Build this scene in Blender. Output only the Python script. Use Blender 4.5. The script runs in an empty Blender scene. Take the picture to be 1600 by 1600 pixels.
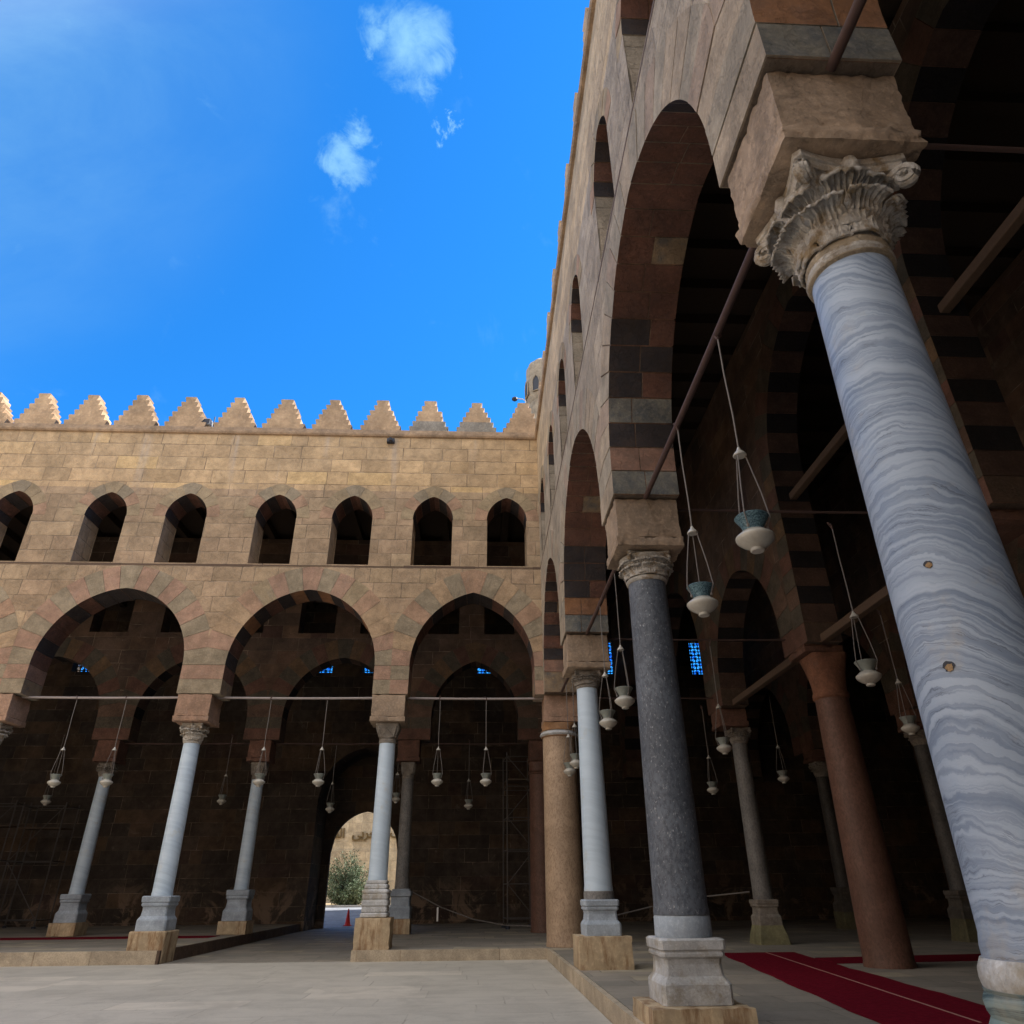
import bpy, bmesh, math, random
from mathutils import Vector, Matrix
random.seed(7)
SC = bpy.context.scene
COL = SC.collection
R = math.radians
# ------------------------------------------------------------------ camera
cam = bpy.data.objects.new('camera', bpy.data.cameras.new('camera')); COL.objects.link(cam); SC.camera = cam
YAW, PITCH, ROLL, FPX = 0.049, 0.490, -0.009, 1107.4
fw = Vector((math.sin(YAW)*math.cos(PITCH), math.cos(YAW)*math.cos(PITCH), math.sin(PITCH)))
rt = Vector((math.cos(YAW), -math.sin(YAW), 0)); up = rt.cross(fw)
r2 = rt*math.cos(ROLL)+up*math.sin(ROLL); u2 = up*math.cos(ROLL)-rt*math.sin(ROLL)
M = Matrix((r2, u2, -fw)).transposed().to_4x4(); M.translation = Vector((-2.001, -21.713, 1.6))
cam.matrix_world = M
cam.data.sensor_fit = 'HORIZONTAL'; cam.data.sensor_width = 36; cam.data.lens = 36*FPX/1600
cam.data.clip_start = 0.05; cam.data.clip_end = 3000
# ------------------------------------------------------------------ world, sun, exposure
SUN_EL, SUN_AZ = R(48), math.atan2(0.93, 0.37)      # azimuth from +Y towards +X
W = bpy.data.worlds.new('World'); SC.world = W; W.use_nodes = True
wn, wl = W.node_tree.nodes, W.node_tree.links
bg = wn['Background']; bg.inputs[1].default_value = 0.06
sky = wn.new('ShaderNodeTexSky'); sky.sky_type = 'NISHITA'; sky.sun_disc = False
sky.sun_elevation = SUN_EL; sky.sun_rotation = SUN_AZ; sky.altitude = 800; sky.air_density = 1.0; sky.dust_density = 0.3; sky.ozone_density = 2.5
SUN_STRENGTH = 3.6
EXPOSURE = 2.1
s = bpy.data.lights.new('sun', 'SUN'); s.energy = SUN_STRENGTH; s.angle = R(0.5); s.color = (1, .93, .82)
so = bpy.data.objects.new('sun', s); COL.objects.link(so)
sd = Vector((math.sin(SUN_AZ)*math.cos(SUN_EL), math.cos(SUN_AZ)*math.cos(SUN_EL), math.sin(SUN_EL)))
so.rotation_euler = sd.to_track_quat('Z', 'Y').to_euler(); so.location = sd*60
SC.view_settings.view_transform = 'Standard'; SC.view_settings.look = 'None'
SC.view_settings.exposure = EXPOSURE; SC.view_settings.gamma = 1
SC.cycles.max_bounces = 10; SC.cycles.diffuse_bounces = 4

class NT:
    """small helper for node graphs"""
    def __init__(s, tree): s.t = tree; s.n = tree.nodes; s.l = tree.links
    def new(s, typ, **kw):
        n = s.n.new(typ)
        for k, v in kw.items(): setattr(n, k, v)
        return n
    def put(s, sock, v):
        if isinstance(v, bpy.types.NodeSocket): s.l.new(v, sock)
        elif v is not None:
            if isinstance(v, (tuple, list)) and len(v) == 3 and sock.type == 'RGBA': v = (*v, 1)
            sock.default_value = v
    def math(s, op, a, b=None, c=None, clamp=False):
        n = s.new('ShaderNodeMath', operation=op, use_clamp=clamp)
        for i, v in enumerate((a, b, c)): s.put(n.inputs[i], v) if v is not None else None
        return n.outputs[0]
    def vmath(s, op, a, b=None):
        n = s.new('ShaderNodeVectorMath', operation=op)
        s.put(n.inputs[0], a)
        if b is not None: s.put(n.inputs[1], b)
        return n.outputs['Value'] if op in ('DISTANCE', 'LENGTH', 'DOT_PRODUCT') else n.outputs[0]
    def mix(s, f, a, b, mode='MIX'):
        n = s.new('ShaderNodeMix', data_type='RGBA', blend_type=mode)
        s.put(n.inputs[0], f); s.put(n.inputs[6], a); s.put(n.inputs[7], b); return n.outputs[2]
    def noise(s, vec, scale, detail=4, rough=.55, dist=0):
        n = s.new('ShaderNodeTexNoise'); s.put(n.inputs['Vector'], vec)
        n.inputs['Scale'].default_value = scale; n.inputs['Detail'].default_value = detail
        n.inputs['Roughness'].default_value = rough; n.inputs['Distortion'].default_value = dist
        return n.outputs[0]
    def step(s, x, a, b, lo=0., hi=1.):
        n = s.new('ShaderNodeMapRange', interpolation_type='SMOOTHSTEP')
        s.put(n.inputs[0], x)
        for i, v in zip((1, 2, 3, 4), (a, b, lo, hi)): n.inputs[i].default_value = v
        return n.outputs[0]
    def ramp(s, f, stops, interp='LINEAR'):
        n = s.new('ShaderNodeValToRGB'); s.put(n.inputs[0], f); cr = n.color_ramp; cr.interpolation = interp
        while len(cr.elements) < len(stops): cr.elements.new(.5)
        for e, (p, c) in zip(cr.elements, stops): e.position = p; e.color = (*c, 1)
        return n.outputs[0]
    def comb(s, x, y, z=0.):
        n = s.new('ShaderNodeCombineXYZ')
        for i, v in enumerate((x, y, z)): s.put(n.inputs[i], v)
        return n.outputs[0]
    def sep(s, v):
        n = s.new('ShaderNodeSeparateXYZ'); s.put(n.inputs[0], v); return n.outputs
    def wnoise(s, v, dim='2D'):
        n = s.new('ShaderNodeTexWhiteNoise', noise_dimensions=dim)
        s.put(n.inputs['W'] if dim == '1D' else n.inputs['Vector'], v); return n.outputs[0]
    def bump(s, h, strength=.5, dist=.02):
        n = s.new('ShaderNodeBump'); s.put(n.inputs['Height'], h); n.inputs['Strength'].default_value = strength
        n.inputs['Distance'].default_value = dist; return n.outputs[0]

# clouds: small puffs and a thin veil, laid out by direction on the sky itself
g = NT(W.node_tree)
dirv = g.vmath('NORMALIZE', wn.new('ShaderNodeTexCoord').outputs['Generated'])
nz = g.noise(dirv, 16, 8, .64, .5)
nzv = g.noise(dirv, 45, 6, .65)
blobs = [((-.099, .478, .872), .050), ((-.124, .470, .874), .034), ((-.076, .474, .877), .036), ((-.060, .498, .865), .030), ((-.140, .486, .862), .016),
         ((-.158, .558, .814), .030), ((-.175, .570, .802), .036), ((-.190, .580, .792), .024), ((-.050, .555, .830), .013), ((-.043, .548, .835), .009)]
cl = None
for c, r in blobs:
    d = g.vmath('DISTANCE', dirv, c)
    d = g.math('ADD', d, g.math('MULTIPLY', g.math('SUBTRACT', nz, .5), .13))
    d = g.math('ADD', d, g.math('MULTIPLY', g.math('SUBTRACT', nzv, .5), .035))
    m_ = g.step(d, r*-.1, r*.98, 1, 0)
    cl = m_ if cl is None else g.math('MAXIMUM', cl, m_)
stretch = g.vmath('MULTIPLY', dirv, (1.2, 3.2, 2.2))
veil = g.step(g.noise(stretch, 1.7, 8, .62, .5), .35, .80)
west = g.step(g.vmath('DOT_PRODUCT', dirv, (-.66, .10, .74)), .76, .99)
small = g.math('MULTIPLY', g.step(g.noise(dirv, 9, 7, .6, .3), .60, .80), .35)
veil = g.math('MULTIPLY', g.math('ADD', veil, .55), g.math('MULTIPLY', west, .42))
SKYTINT = (0.13, .76, 1.30)
base = g.mix(1.0, sky.outputs[0], SKYTINT, 'MULTIPLY')
FILLVEILC = (8.2, 8.0, 7.8)
CLOUDC = (1.25, 2.7, 4.0)
c1_ = g.mix(g.math('ADD', veil, small, clamp=True), base, CLOUDC)
# bright veil added to the unseen sky behind the viewer, for whiter fill light
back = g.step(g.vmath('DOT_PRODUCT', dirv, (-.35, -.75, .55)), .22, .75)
c1_ = g.mix(g.math('MULTIPLY', back, g.step(g.noise(stretch, 1.6, 5, .6, .5), .2, .6, .55, .95)), c1_, FILLVEILC)
c2_ = g.mix(g.math('MULTIPLY', cl, g.step(nzv, .25, .7, .55, .95)), c1_, CLOUDC)
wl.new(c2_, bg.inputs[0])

# ------------------------------------------------------------------ materials
def new_mat(name):
    m = bpy.data.materials.new(name); m.use_nodes = True
    t = NT(m.node_tree); b = m.node_tree.nodes['Principled BSDF']
    b.inputs['Roughness'].default_value = .85; b.inputs['Specular IOR Level'].default_value = .3
    return m, t, b

def plane_uv(t):
    """(u, v): distance along the wall and height, from the point itself and the way the face looks"""
    pos = t.new('ShaderNodeNewGeometry')
    nx, ny, nz_ = t.sep(t.vmath('ABSOLUTE', pos.outputs['True Normal']))
    x, y, z = t.sep(pos.outputs['Position'])
    side = t.math('GREATER_THAN', nx, ny)
    mx = t.new('ShaderNodeMix', data_type='FLOAT'); t.put(mx.inputs[0], side); t.put(mx.inputs[2], x); t.put(mx.inputs[3], y)
    return mx.outputs[0], z, pos.outputs['Position']

def masonry(name, stops, top=None, h=.525, w=1.0, mortar=(.10, .08, .06), ztop=13.95, bump=.6, grime=.5, off=0.0, streaks=False, plaster=None):
    m, t, b = new_mat(name)
    u, v, pos = plane_uv(t)
    wob = t.math('MULTIPLY', t.math('SUBTRACT', t.noise(pos, 2.3, 3), .5), .035)
    v2 = t.math('ADD', t.math('ADD', v, wob), off)
    vr = t.math('DIVIDE', v2, h); row = t.math('FLOOR', vr)
    rr = t.wnoise(row, '1D'); rw = t.wnoise(t.math('ADD', row, 31.7), '1D')
    wid = t.math('MULTIPLY', t.math('ADD', .72, t.math('MULTIPLY', rw, .6)), w)
    uu = t.math('ADD', t.math('DIVIDE', u, wid), t.math('MULTIPLY', rr, 7.3))
    cellw = t.math('FLOOR', uu)
    # joints are not evenly spaced: shift each joint by a random amount
    fr = t.math('FRACT', uu)
    j0 = t.math('MULTIPLY', t.math('SUBTRACT', t.wnoise(t.comb(cellw, row)), .5), .5)
    shifted = t.math('GREATER_THAN', fr, t.math('ADD', .5, j0))
    cid = t.math('ADD', cellw, shifted)
    rand = t.wnoise(t.comb(cid, t.math('ADD', row, 5.5)))
    rand2 = t.wnoise(t.comb(cid, t.math('ADD', row, 91.5)))
    dj = t.math('MULTIPLY', t.math('ABSOLUTE', t.math('SUBTRACT', fr, t.math('ADD', .5, j0))), wid)
    fv = t.math('FRACT', vr); dv = t.math('MULTIPLY', t.math('MINIMUM', fv, t.math('SUBTRACT', 1, fv)), h)
    d = t.math('MINIMUM', dj, dv)
    n1 = t.noise(pos, 7, 6, .65); n2 = t.noise(pos, 38, 5, .6); n3 = t.noise(pos, .55, 4, .6); n4 = t.noise(pos, 2.2, 5, .7)
    dn = t.math('ADD', d, t.math('MULTIPLY', t.math('SUBTRACT', n1, .5), .022))
    mort = t.step(dn, .004, .018, 1, 0)
    col = t.ramp(rand, stops, 'LINEAR')
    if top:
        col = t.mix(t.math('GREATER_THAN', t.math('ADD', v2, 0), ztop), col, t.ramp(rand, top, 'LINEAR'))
    val = t.math('ADD', .87, t.math('MULTIPLY', rand2, .24))
    val = t.math('MULTIPLY', val, t.step(n4, .28, .72, .83, 1.16))
    val = t.math('MULTIPLY', val, t.step(n2, .3, .7, .84, 1.14))
    val = t.math('MULTIPLY', val, t.step(n3, .3, .7, 1-.28*grime, 1.12))
    vv = t.new('ShaderNodeCombineColor')
    for i in range(3): t.put(vv.inputs[i], val)
    col = t.mix(1, col, vv.outputs[0], 'MULTIPLY')
    # worn pale patches and grey lichen
    col = t.mix(t.math('MULTIPLY', t.step(t.noise(pos, 1.3, 8, .7, 1.2), .58, .72), .30), col, (.24, .215, .175))
    col = t.mix(t.math('MULTIPLY', t.step(t.noise(pos, 5, 7, .75, .6), .64, .74), .45), col, (.42, .35, .27))
    if streaks:   # pale lime runs down the upper courses
        su = t.noise(t.comb(t.math('MULTIPLY', t.math('ADD', u, t.math('MULTIPLY', v, .0)), .9), t.math('MULTIPLY', v, .06)), 1.5, 4, .5)
        st = t.math('MULTIPLY', t.step(su, .60, .70), t.step(v, 13.2, 15.4))
        col = t.mix(t.math('MULTIPLY', st, .38), col, (.42, .37, .33))
    jc = t.mix(t.step(t.noise(pos, .9, 3), .50, .62), mortar, tuple(min(1, c*3.0) for c in mortar))
    col = t.mix(t.math('MULTIPLY', mort, t.step(t.noise(pos, 1.7, 4), .38, .62, .25, .8)), col, jc)
    if plaster:
        pz = t.math('MULTIPLY', t.step(v, 2.6, .6), t.step(t.noise(pos, .9, 7, .7, .8), .50, .60))
        col = t.mix(t.math('MULTIPLY', pz, .8), col, plaster)
    t.put(b.inputs['Base Color'], col)
    hgt = t.math('ADD', t.math('MULTIPLY', t.step(dn, .0, .03), .55), t.math('MULTIPLY', n1, .8))
    hgt = t.math('SUBTRACT', hgt, t.math('MULTIPLY', t.step(t.noise(pos, 4.5, 8, .75, .5), .50, .56), .3))
    hgt = t.math('ADD', hgt, t.math('MULTIPLY', t.step(t.noise(pos, 16, 6, .75), .62, .75), -.45))
    hgt = t.math('ADD', hgt, t.math('MULTIPLY', n2, .22)); hgt = t.math('ADD', hgt, t.math('MULTIPLY', rand2, .35))
    t.put(b.inputs['Normal'], t.bump(hgt, bump, .022))
    return m

def stone(name, c, c2=None, mott=.5, bump=.85, rough=.88, scale=1., pits=.5, stain=None, vert=False):
    """one block of stone: mottled, pitted"""
    m, t, b = new_mat(name); c2 = c2 or tuple(x*.62 for x in c)
    pos = t.new('ShaderNodeNewGeometry').outputs['Position']
    n1 = t.noise(pos, 3.1*scale, 8, .72, .4); n2 = t.noise(pos, 22*scale, 7, .72); n3 = t.noise(pos, 9*scale, 7, .78)
    col = t.mix(t.step(n1, .3, .7), c, c2)
    col = t.mix(t.math('MULTIPLY', t.step(n2, .45, .75), mott), col, tuple(min(1, x*1.5+.02) for x in c))
    if stain:
        vec = t.vmath('MULTIPLY', pos, (4, 4, .8)) if vert else pos
        col = t.mix(t.step(t.noise(vec, 2.0*scale, 6, .7), .46, .66), col, stain)
    pit = t.step(n3, .60, .72)
    col = t.mix(t.math('MULTIPLY', pit, pits), col, tuple(x*.45 for x in c))
    g1 = t.noise(pos, .55, 4, .6); g2 = t.noise(pos, 2.2, 6, .72)
    val = t.math('MULTIPLY', t.step(g1, .3, .7, .80, 1.12), t.step(g2, .28, .72, .82, 1.17))
    vv = t.new('ShaderNodeCombineColor')
    for i in range(3): t.put(vv.inputs[i], val)
    col = t.mix(1, col, vv.outputs[0], 'MULTIPLY')
    col = t.mix(t.math('MULTIPLY', t.step(t.noise(pos, 1.3, 8, .7, 1.2), .56, .70), .35), col, tuple(.55*x+.45*sum(c)/3*.85 for x in c))
    t.put(b.inputs['Base Color'], col); b.inputs['Roughness'].default_value = rough
    # shallow tooling marks and flaked hollows
    fl = t.step(t.noise(pos, 4.5*scale, 8, .75, .5), .50, .56)
    hh = t.math('SUBTRACT', t.math('ADD', t.math('MULTIPLY', n2, .45), t.math('MULTIPLY', n1, .7)), t.math('ADD', t.math('MULTIPLY', pit, .5*pits), t.math('MULTIPLY', fl, .22)))
    t.put(b.inputs['Normal'], t.bump(hh, bump, .02))
    return m

def plain(name, c, rough=.6, metal=0., bumpv=.15, var=.25, spec=.3):
    m, t, b = new_mat(name)
    pos = t.new('ShaderNodeNewGeometry').outputs['Position']
    n = t.noise(pos, 14, 5, .6)
    t.put(b.inputs['Base Color'], t.mix(t.math('MULTIPLY', t.step(n, .3, .7), var), c, tuple(x*.5 for x in c)))
    b.inputs['Roughness'].default_value = rough; b.inputs['Metallic'].default_value = metal; b.inputs['Specular IOR Level'].default_value = spec
    t.put(b.inputs['Normal'], t.bump(t.noise(pos, 60, 4), bumpv, .01)); return m

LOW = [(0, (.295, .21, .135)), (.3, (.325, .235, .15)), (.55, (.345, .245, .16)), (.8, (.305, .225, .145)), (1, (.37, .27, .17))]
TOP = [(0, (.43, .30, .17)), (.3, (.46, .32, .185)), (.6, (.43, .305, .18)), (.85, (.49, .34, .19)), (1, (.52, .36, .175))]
M_WALL = masonry('sandstone_masonry', LOW, TOP, streaks=True, w=.92, bump=.9)
M_WALLB = masonry('sandstone_masonry_side', [(0, (.265, .222, .175)), (.3, (.30, .252, .195)), (.55, (.325, .27, .212)), (.8, (.28, .24, .187)), (1, (.355, .295, .23))], [(0, (.38, .29, .19)), (.5, (.42, .32, .21)), (1, (.46, .34, .21))], h=.55, w=1.25, off=.1, bump=.9)
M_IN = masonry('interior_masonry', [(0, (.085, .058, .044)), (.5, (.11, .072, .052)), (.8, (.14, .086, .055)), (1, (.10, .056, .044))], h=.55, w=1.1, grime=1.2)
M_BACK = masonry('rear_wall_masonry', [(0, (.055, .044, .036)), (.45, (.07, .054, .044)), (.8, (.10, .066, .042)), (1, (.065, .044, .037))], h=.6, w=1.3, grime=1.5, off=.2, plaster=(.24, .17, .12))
M_OUT = masonry('outer_wall_masonry', [(0, (.40, .31, .20)), (.5, (.46, .35, .22)), (1, (.50, .39, .25))], h=.8, w=1.3, mortar=(.12, .09, .06), bump=1.)
M_MORT = stone('joint_mortar', (.42, .36, .28), (.25, .20, .15))
M_SMORT = stone('soffit_joint_mortar', (.27, .15, .095), (.12, .07, .045))
F = dict(red=stone('red_voussoir', (.315, .195, .14), (.27, .18, .125)), grey=stone('grey_voussoir', (.265, .215, .15), (.215, .175, .12)),
         tan=stone('tan_voussoir', (.36, .25, .155), (.28, .20, .125)), pink=stone('pink_voussoir', (.33, .21, .14), (.265, .175, .115)),
         ygrey=stone('yellow_grey_voussoir', (.31, .24, .15), (.25, .19, .12)))
FG = dict(tan=stone('weathered_tan_voussoir', (.325, .262, .195), (.25, .205, .155)), grey=stone('weathered_grey_voussoir', (.255, .222, .175), (.20, .175, .14)),
         pink=stone('weathered_pink_voussoir', (.30, .228, .175), (.235, .185, .145)), ygrey=stone('weathered_pale_voussoir', (.29, .25, .195), (.225, .195, .155)))
S = dict(black=stone('basalt_soffit', (.028, .026, .03), (.05, .035, .03), mott=.5, pits=.3), rb=stone('red_brown_soffit', (.135, .062, .042), (.085, .045, .035)),
         tan=stone('tan_soffit', (.25, .18, .11), (.17, .12, .08), pits=.8, stain=(.12, .11, .10)), pink=stone('pink_soffit', (.25, .14, .10), (.17, .11, .085)),
         orange=stone('orange_soffit', (.27, .13, .06), (.19, .10, .06)), slate=stone('slate_soffit', (.20, .185, .15), (.08, .09, .10), pits=.3))
M_BMORT = stone('brown_joint_mortar', (.20, .155, .115), (.12, .09, .07))
M_IMP = stone('impost_stone', (.32, .235, .165), (.24, .18, .13), bump=.9, scale=.8)
M_IMPR = stone('reddish_impost_stone', (.315, .195, .135), (.25, .165, .115), bump=.9, scale=.8)
M_CORN = stone('cornice_stone', (.36, .245, .15), (.25, .175, .115), scale=.6)
M_MER = stone('merlon_stone', (.43, .29, .17), (.34, .23, .14), scale=.5, pits=.3)
M_MERG = stone('repaired_merlon_base', (.27, .235, .19), (.20, .18, .15), scale=.8)
FD = dict(red=stone('shaded_red_voussoir', (.12, .06, .045), (.09, .05, .035)), grey=stone('shaded_grey_voussoir', (.085, .07, .052), (.06, .052, .04)),  # shade of the halls put into darker copies of the facade stones
          tan=stone('shaded_tan_voussoir', (.14, .085, .045), (.09, .062, .04)), pink=stone('shaded_pink_voussoir', (.115, .07, .05), (.08, .052, .038)), ygrey=stone('shaded_yellow_voussoir', (.10, .08, .05), (.07, .055, .04)))
SD = dict(black=stone('shaded_basalt', (.012, .011, .013), (.018, .014, .013)), rb=stone('shaded_brown_soffit', (.085, .05, .038), (.06, .037, .028)), tan=stone('shaded_tan_soffit', (.10, .065, .045), (.07, .048, .035)))  # soffit stones darkened the same way for the inner arcades' shade
M_MORTD = stone('shaded_mortar', (.13, .095, .07), (.07, .05, .04))
M_IMPD = stone('shaded_impost_stone', (.15, .075, .052), (.10, .055, .04))  # inner mortar and imposts also carry the hall shade in their colour
M_IRON = plain('rusty_iron', (.075, .045, .04), .7)
M_PALE = plain('pale_painted_iron', (.30, .26, .25), .6)
M_DARKT = plain('old_timber', (.10, .065, .045), .8, bumpv=.4)
M_CEIL = plain('ceiling_timber', (.05, .035, .025), .9, bumpv=.4)
M_CARPET = plain('red_carpet', (.17, .008, .020), .95, bumpv=.9, var=.6, spec=.05)
M_SEAM = plain('carpet_seam', (.45, .22, .2), .9)
M_MILK = plain('milk_glass', (.44, .42, .37), .22, bumpv=.03, var=.3, spec=.5)
M_NECK = plain('lantern_neck', (.20, .22, .20), .5)
M_CORD = plain('lantern_cord', (.17, .155, .145), .7)

def marble(name, light, mid, dark, scale=1., tilt=(.1, .2), lines=.8, tint=(.45, .38, .26), rough=.42, distort=1.):
    m, t, b = new_mat(name)
    pos = t.new('ShaderNodeNewGeometry').outputs['Position']
    x, y, z = t.sep(pos)
    warp = t.math('ADD', t.math('MULTIPLY', t.math('SUBTRACT', t.noise(pos, 1.3*scale, 3, .5), .5), .50*distort),
                  t.math('MULTIPLY', t.math('SUBTRACT', t.noise(pos, 8*scale, 4, .6), .5), .10*distort))
    q = t.math('ADD', t.math('ADD', z, t.math('MULTIPLY', x, tilt[0])), t.math('MULTIPLY', y, tilt[1]))
    q = t.math('ADD', q, warp)
    # layered bands, each of its own strength
    def band(k, det, ox, rg): return t.noise(t.comb(t.math('ADD', t.math('MULTIPLY', x, .6), ox), t.math('MULTIPLY', y, .6), t.math('MULTIPLY', q, k*scale)), 1.0, det, rg)
    broad = band(8.5, 4, 0, .6); fine = band(29, 4, 3.1, .62); hair = band(60, 3, 9.4, .55)
    col = t.mix(t.math('MULTIPLY', t.step(broad, .40, .62), .8), mid, light)
    col = t.mix(t.math('MULTIPLY', t.step(fine, .47, .60), .6), col, light)
    col = t.mix(t.math('MULTIPLY', t.step(fine, .50, .40), .65), col, mid)
    col = t.mix(t.math('MULTIPLY', t.step(hair, .42, .60), .22), col, light)
    vein = t.math('ABSOLUTE', t.math('SUBTRACT', fine, .45))
    vm = t.math('MULTIPLY', t.step(vein, .003, .022, 1, 0), t.step(t.noise(pos, 2.9*scale, 4, .7), .44, .58))
    col = t.mix(t.math('MULTIPLY', vm, lines), col, dark)
    col = t.mix(t.math('MULTIPLY', t.step(t.noise(pos, 2.2, 5, .7), .56, .72), .28), col, tint)
    col = t.mix(t.math('MULTIPLY', t.step(t.noise(pos, 30, 6, .8), .60, .75), .30), col, mid)
    t.put(b.inputs['Base Color'], col); b.inputs['Roughness'].default_value = rough
    t.put(b.inputs['Normal'], t.bump(t.math('ADD', t.noise(pos, 30, 5, .7), t.math('MULTIPLY', fine, .5)), .18, .01)); return m
M_MARB = marble('banded_blue_grey_marble', (.36, .43, .535), (.175, .228, .32), (.06, .075, .11), tilt=(.6, .2), lines=.55, distort=.8)
M_MARBW = marble('pale_blue_marble', (.50, .60, .70), (.44, .54, .64), (.34, .38, .42), scale=.35, tilt=(.25, .2), lines=.1)
M_MARBW2 = marble('white_veined_marble', (.50, .60, .70), (.41, .51, .62), (.33, .32, .30), scale=.35, tilt=(.25, .2), lines=.15)
M_MARBG = marble('green_striped_marble', (.24, .32, .32), (.035, .07, .085), (.012, .02, .025), scale=1.6, tilt=(.1, .1), lines=1, distort=.15)
M_MBASE = stone('weathered_white_marble', (.46, .47, .48), (.36, .36, .36), scale=1.2, pits=.6, stain=(.30, .27, .22), bump=.6)
M_MBASE2 = stone('blue_grey_marble_base', (.33, .38, .44), (.27, .31, .36), scale=1.2, pits=.2, bump=.3)
M_CAP = stone('weathered_carved_marble', (.50, .485, .46), (.38, .345, .30), scale=2.6, pits=.5, stain=(.26, .19, .11), bump=.8)
M_CAPG = stone('grey_carved_stone', (.27, .245, .215), (.17, .145, .12), scale=2.2, pits=.8, bump=.8)
M_CAPD = stone('shaded_carved_stone', (.11, .10, .09), (.07, .06, .05), scale=2)  # darker copy of the carved stone, deep hall shade in its colour
M_PLIND = stone('shaded_plinth', (.15, .14, .08), (.10, .095, .06))  # greenish plinth darkened to carry the shade of the deep hall
def granite(name, c, spk, dk, scale=1., amt=.8):
    m, t, b = new_mat(name)
    pos = t.new('ShaderNodeNewGeometry').outputs['Position']
    ps = t.vmath('MULTIPLY', pos, (1, 1, .6))
    a = t.step(t.noise(ps, 34*scale, 4, .7), .58, .70); d = t.step(t.noise(ps, 24*scale, 4, .7), .45, .62)
    big = t.step(t.noise(pos, 1.7, 6, .7, .5), .35, .68)
    col = t.mix(big, c, tuple(x*1.45 for x in c)); col = t.mix(t.math('MULTIPLY', d, .55), col, dk)
    col = t.mix(t.math('MULTIPLY', a, amt), col, spk)
    fl = t.step(t.noise(ps, 9*scale, 6, .8), .66, .74)
    col = t.mix(t.math('MULTIPLY', fl, amt*.6), col, spk)
    col = t.mix(t.math('MULTIPLY', t.step(t.noise(ps, 3.2, 8, .8, .6), .52, .70), .35), col, tuple(min(1, x*2.2+.03) for x in c))
    t.put(b.inputs['Base Color'], col); b.inputs['Roughness'].default_value = .55
    t.put(b.inputs['Normal'], t.bump(t.noise(pos, 30, 5, .7), .35, .012)); return m
M_GRAN = granite('dark_grey_granite', (.085, .097, .118), (.36, .37, .39), (.034, .040, .055))
M_GRAN2 = granite('grey_granite', (.15, .145, .14), (.30, .29, .27), (.07, .07, .07), amt=.5)
M_GRAN3 = granite('shaded_granite', (.07, .067, .065), (.14, .135, .13), (.035, .035, .035), amt=.4)  # grey granite darkened, the deep hall's shade put into the colour
M_BGRAN = granite('brown_granite', (.30, .215, .145), (.42, .33, .25), (.19, .12, .075), amt=.45)
M_RGRAN = granite('red_granite', (.11, .058, .042), (.17, .11, .085), (.07, .037, .028), amt=.35)
M_PLIN = stone('plinth_limestone', (.45, .35, .225), (.38, .295, .195), scale=.7, pits=.2, stain=(.25, .155, .085), vert=True, bump=.3)
M_PLING = stone('greenish_plinth', (.25, .235, .13), (.18, .17, .10), scale=.9)

def floor_mat(name, cols, w, h, mortar, rough=.75, patch=None, bump=.25):
    m, t, b = new_mat(name)
    pos = t.new('ShaderNodeNewGeometry').outputs['Position']; x, y, z = t.sep(pos)
    wob = t.math('MULTIPLY', t.math('SUBTRACT', t.noise(pos, 1.5, 2), .5), .05)
    vr = t.math('DIVIDE', t.math('ADD', y, wob), h); row = t.math('FLOOR', vr)
    uu = t.math('ADD', t.math('DIVIDE', t.math('ADD', x, wob), w), t.math('MULTIPLY', t.wnoise(row, '1D'), 3.7)); cell = t.math('FLOOR', uu)
    rd = t.wnoise(t.comb(cell, row)); rd2 = t.wnoise(t.comb(cell, t.math('ADD', row, 55.5)))
    fu = t.math('FRACT', uu); fv = t.math('FRACT', vr)
    d = t.math('MINIMUM', t.math('MULTIPLY', t.math('MINIMUM', fu, t.math('SUBTRACT', 1, fu)), w), t.math('MULTIPLY', t.math('MINIMUM', fv, t.math('SUBTRACT', 1, fv)), h))
    mort = t.step(t.math('ADD', d, t.math('MULTIPLY', t.math('SUBTRACT', t.noise(pos, 9, 4), .5), .03)), .004, .02, 1, 0)
    col = t.ramp(rd, [(i/(len(cols)-1), c) for i, c in enumerate(cols)])
    if patch: col = t.mix(t.math('MULTIPLY', t.math('GREATER_THAN', rd2, .88), .7), col, patch)
    n = t.noise(pos, 1.1, 7, .7, .6); n2 = t.noise(pos, 22, 5, .7)
    col = t.mix(t.math('MULTIPLY', t.step(n, .40, .68), .45), col, tuple(x*.68 for x in cols[0]))
    col = t.mix(t.math('MULTIPLY', t.step(n2, .45, .75), .25), col, tuple(min(1, x*1.3) for x in cols[-1]))
    col = t.mix(t.math('MULTIPLY', mort, t.step(t.noise(pos, 1.3, 3), .35, .65, .1, .8)), col, tuple(x*.8 for x in mortar))
    crk = t.math('ABSOLUTE', t.math('SUBTRACT', t.noise(pos, .55, 9, .62, .8), .5))
    col = t.mix(t.math('MULTIPLY', t.step(crk, .0, .0035, 1, 0), t.math('MULTIPLY', t.step(t.noise(pos, .35, 2), .5, .6), .6)), col, tuple(x*.45 for x in cols[0]))
    col = t.mix(t.math('MULTIPLY', t.step(t.noise(pos, .42, 6, .65, .4), .52, .66), .30), col, tuple(x*.62 for x in cols[0]))
    t.put(b.inputs['Base Color'], col); b.inputs['Roughness'].default_value = rough
    t.put(b.inputs['Normal'], t.bump(t.math('ADD', t.math('MULTIPLY', n2, .4), t.math('ADD', t.step(d, 0, .02), t.math('MULTIPLY', n, .5))), bump, .012)); return m
M_COURT = floor_mat('courtyard_flagstones', [(.46, .43, .375), (.48, .45, .39), (.50, .465, .405)], 2.1, .9, (.37, .34, .29), patch=(.60, .55, .47))
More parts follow.
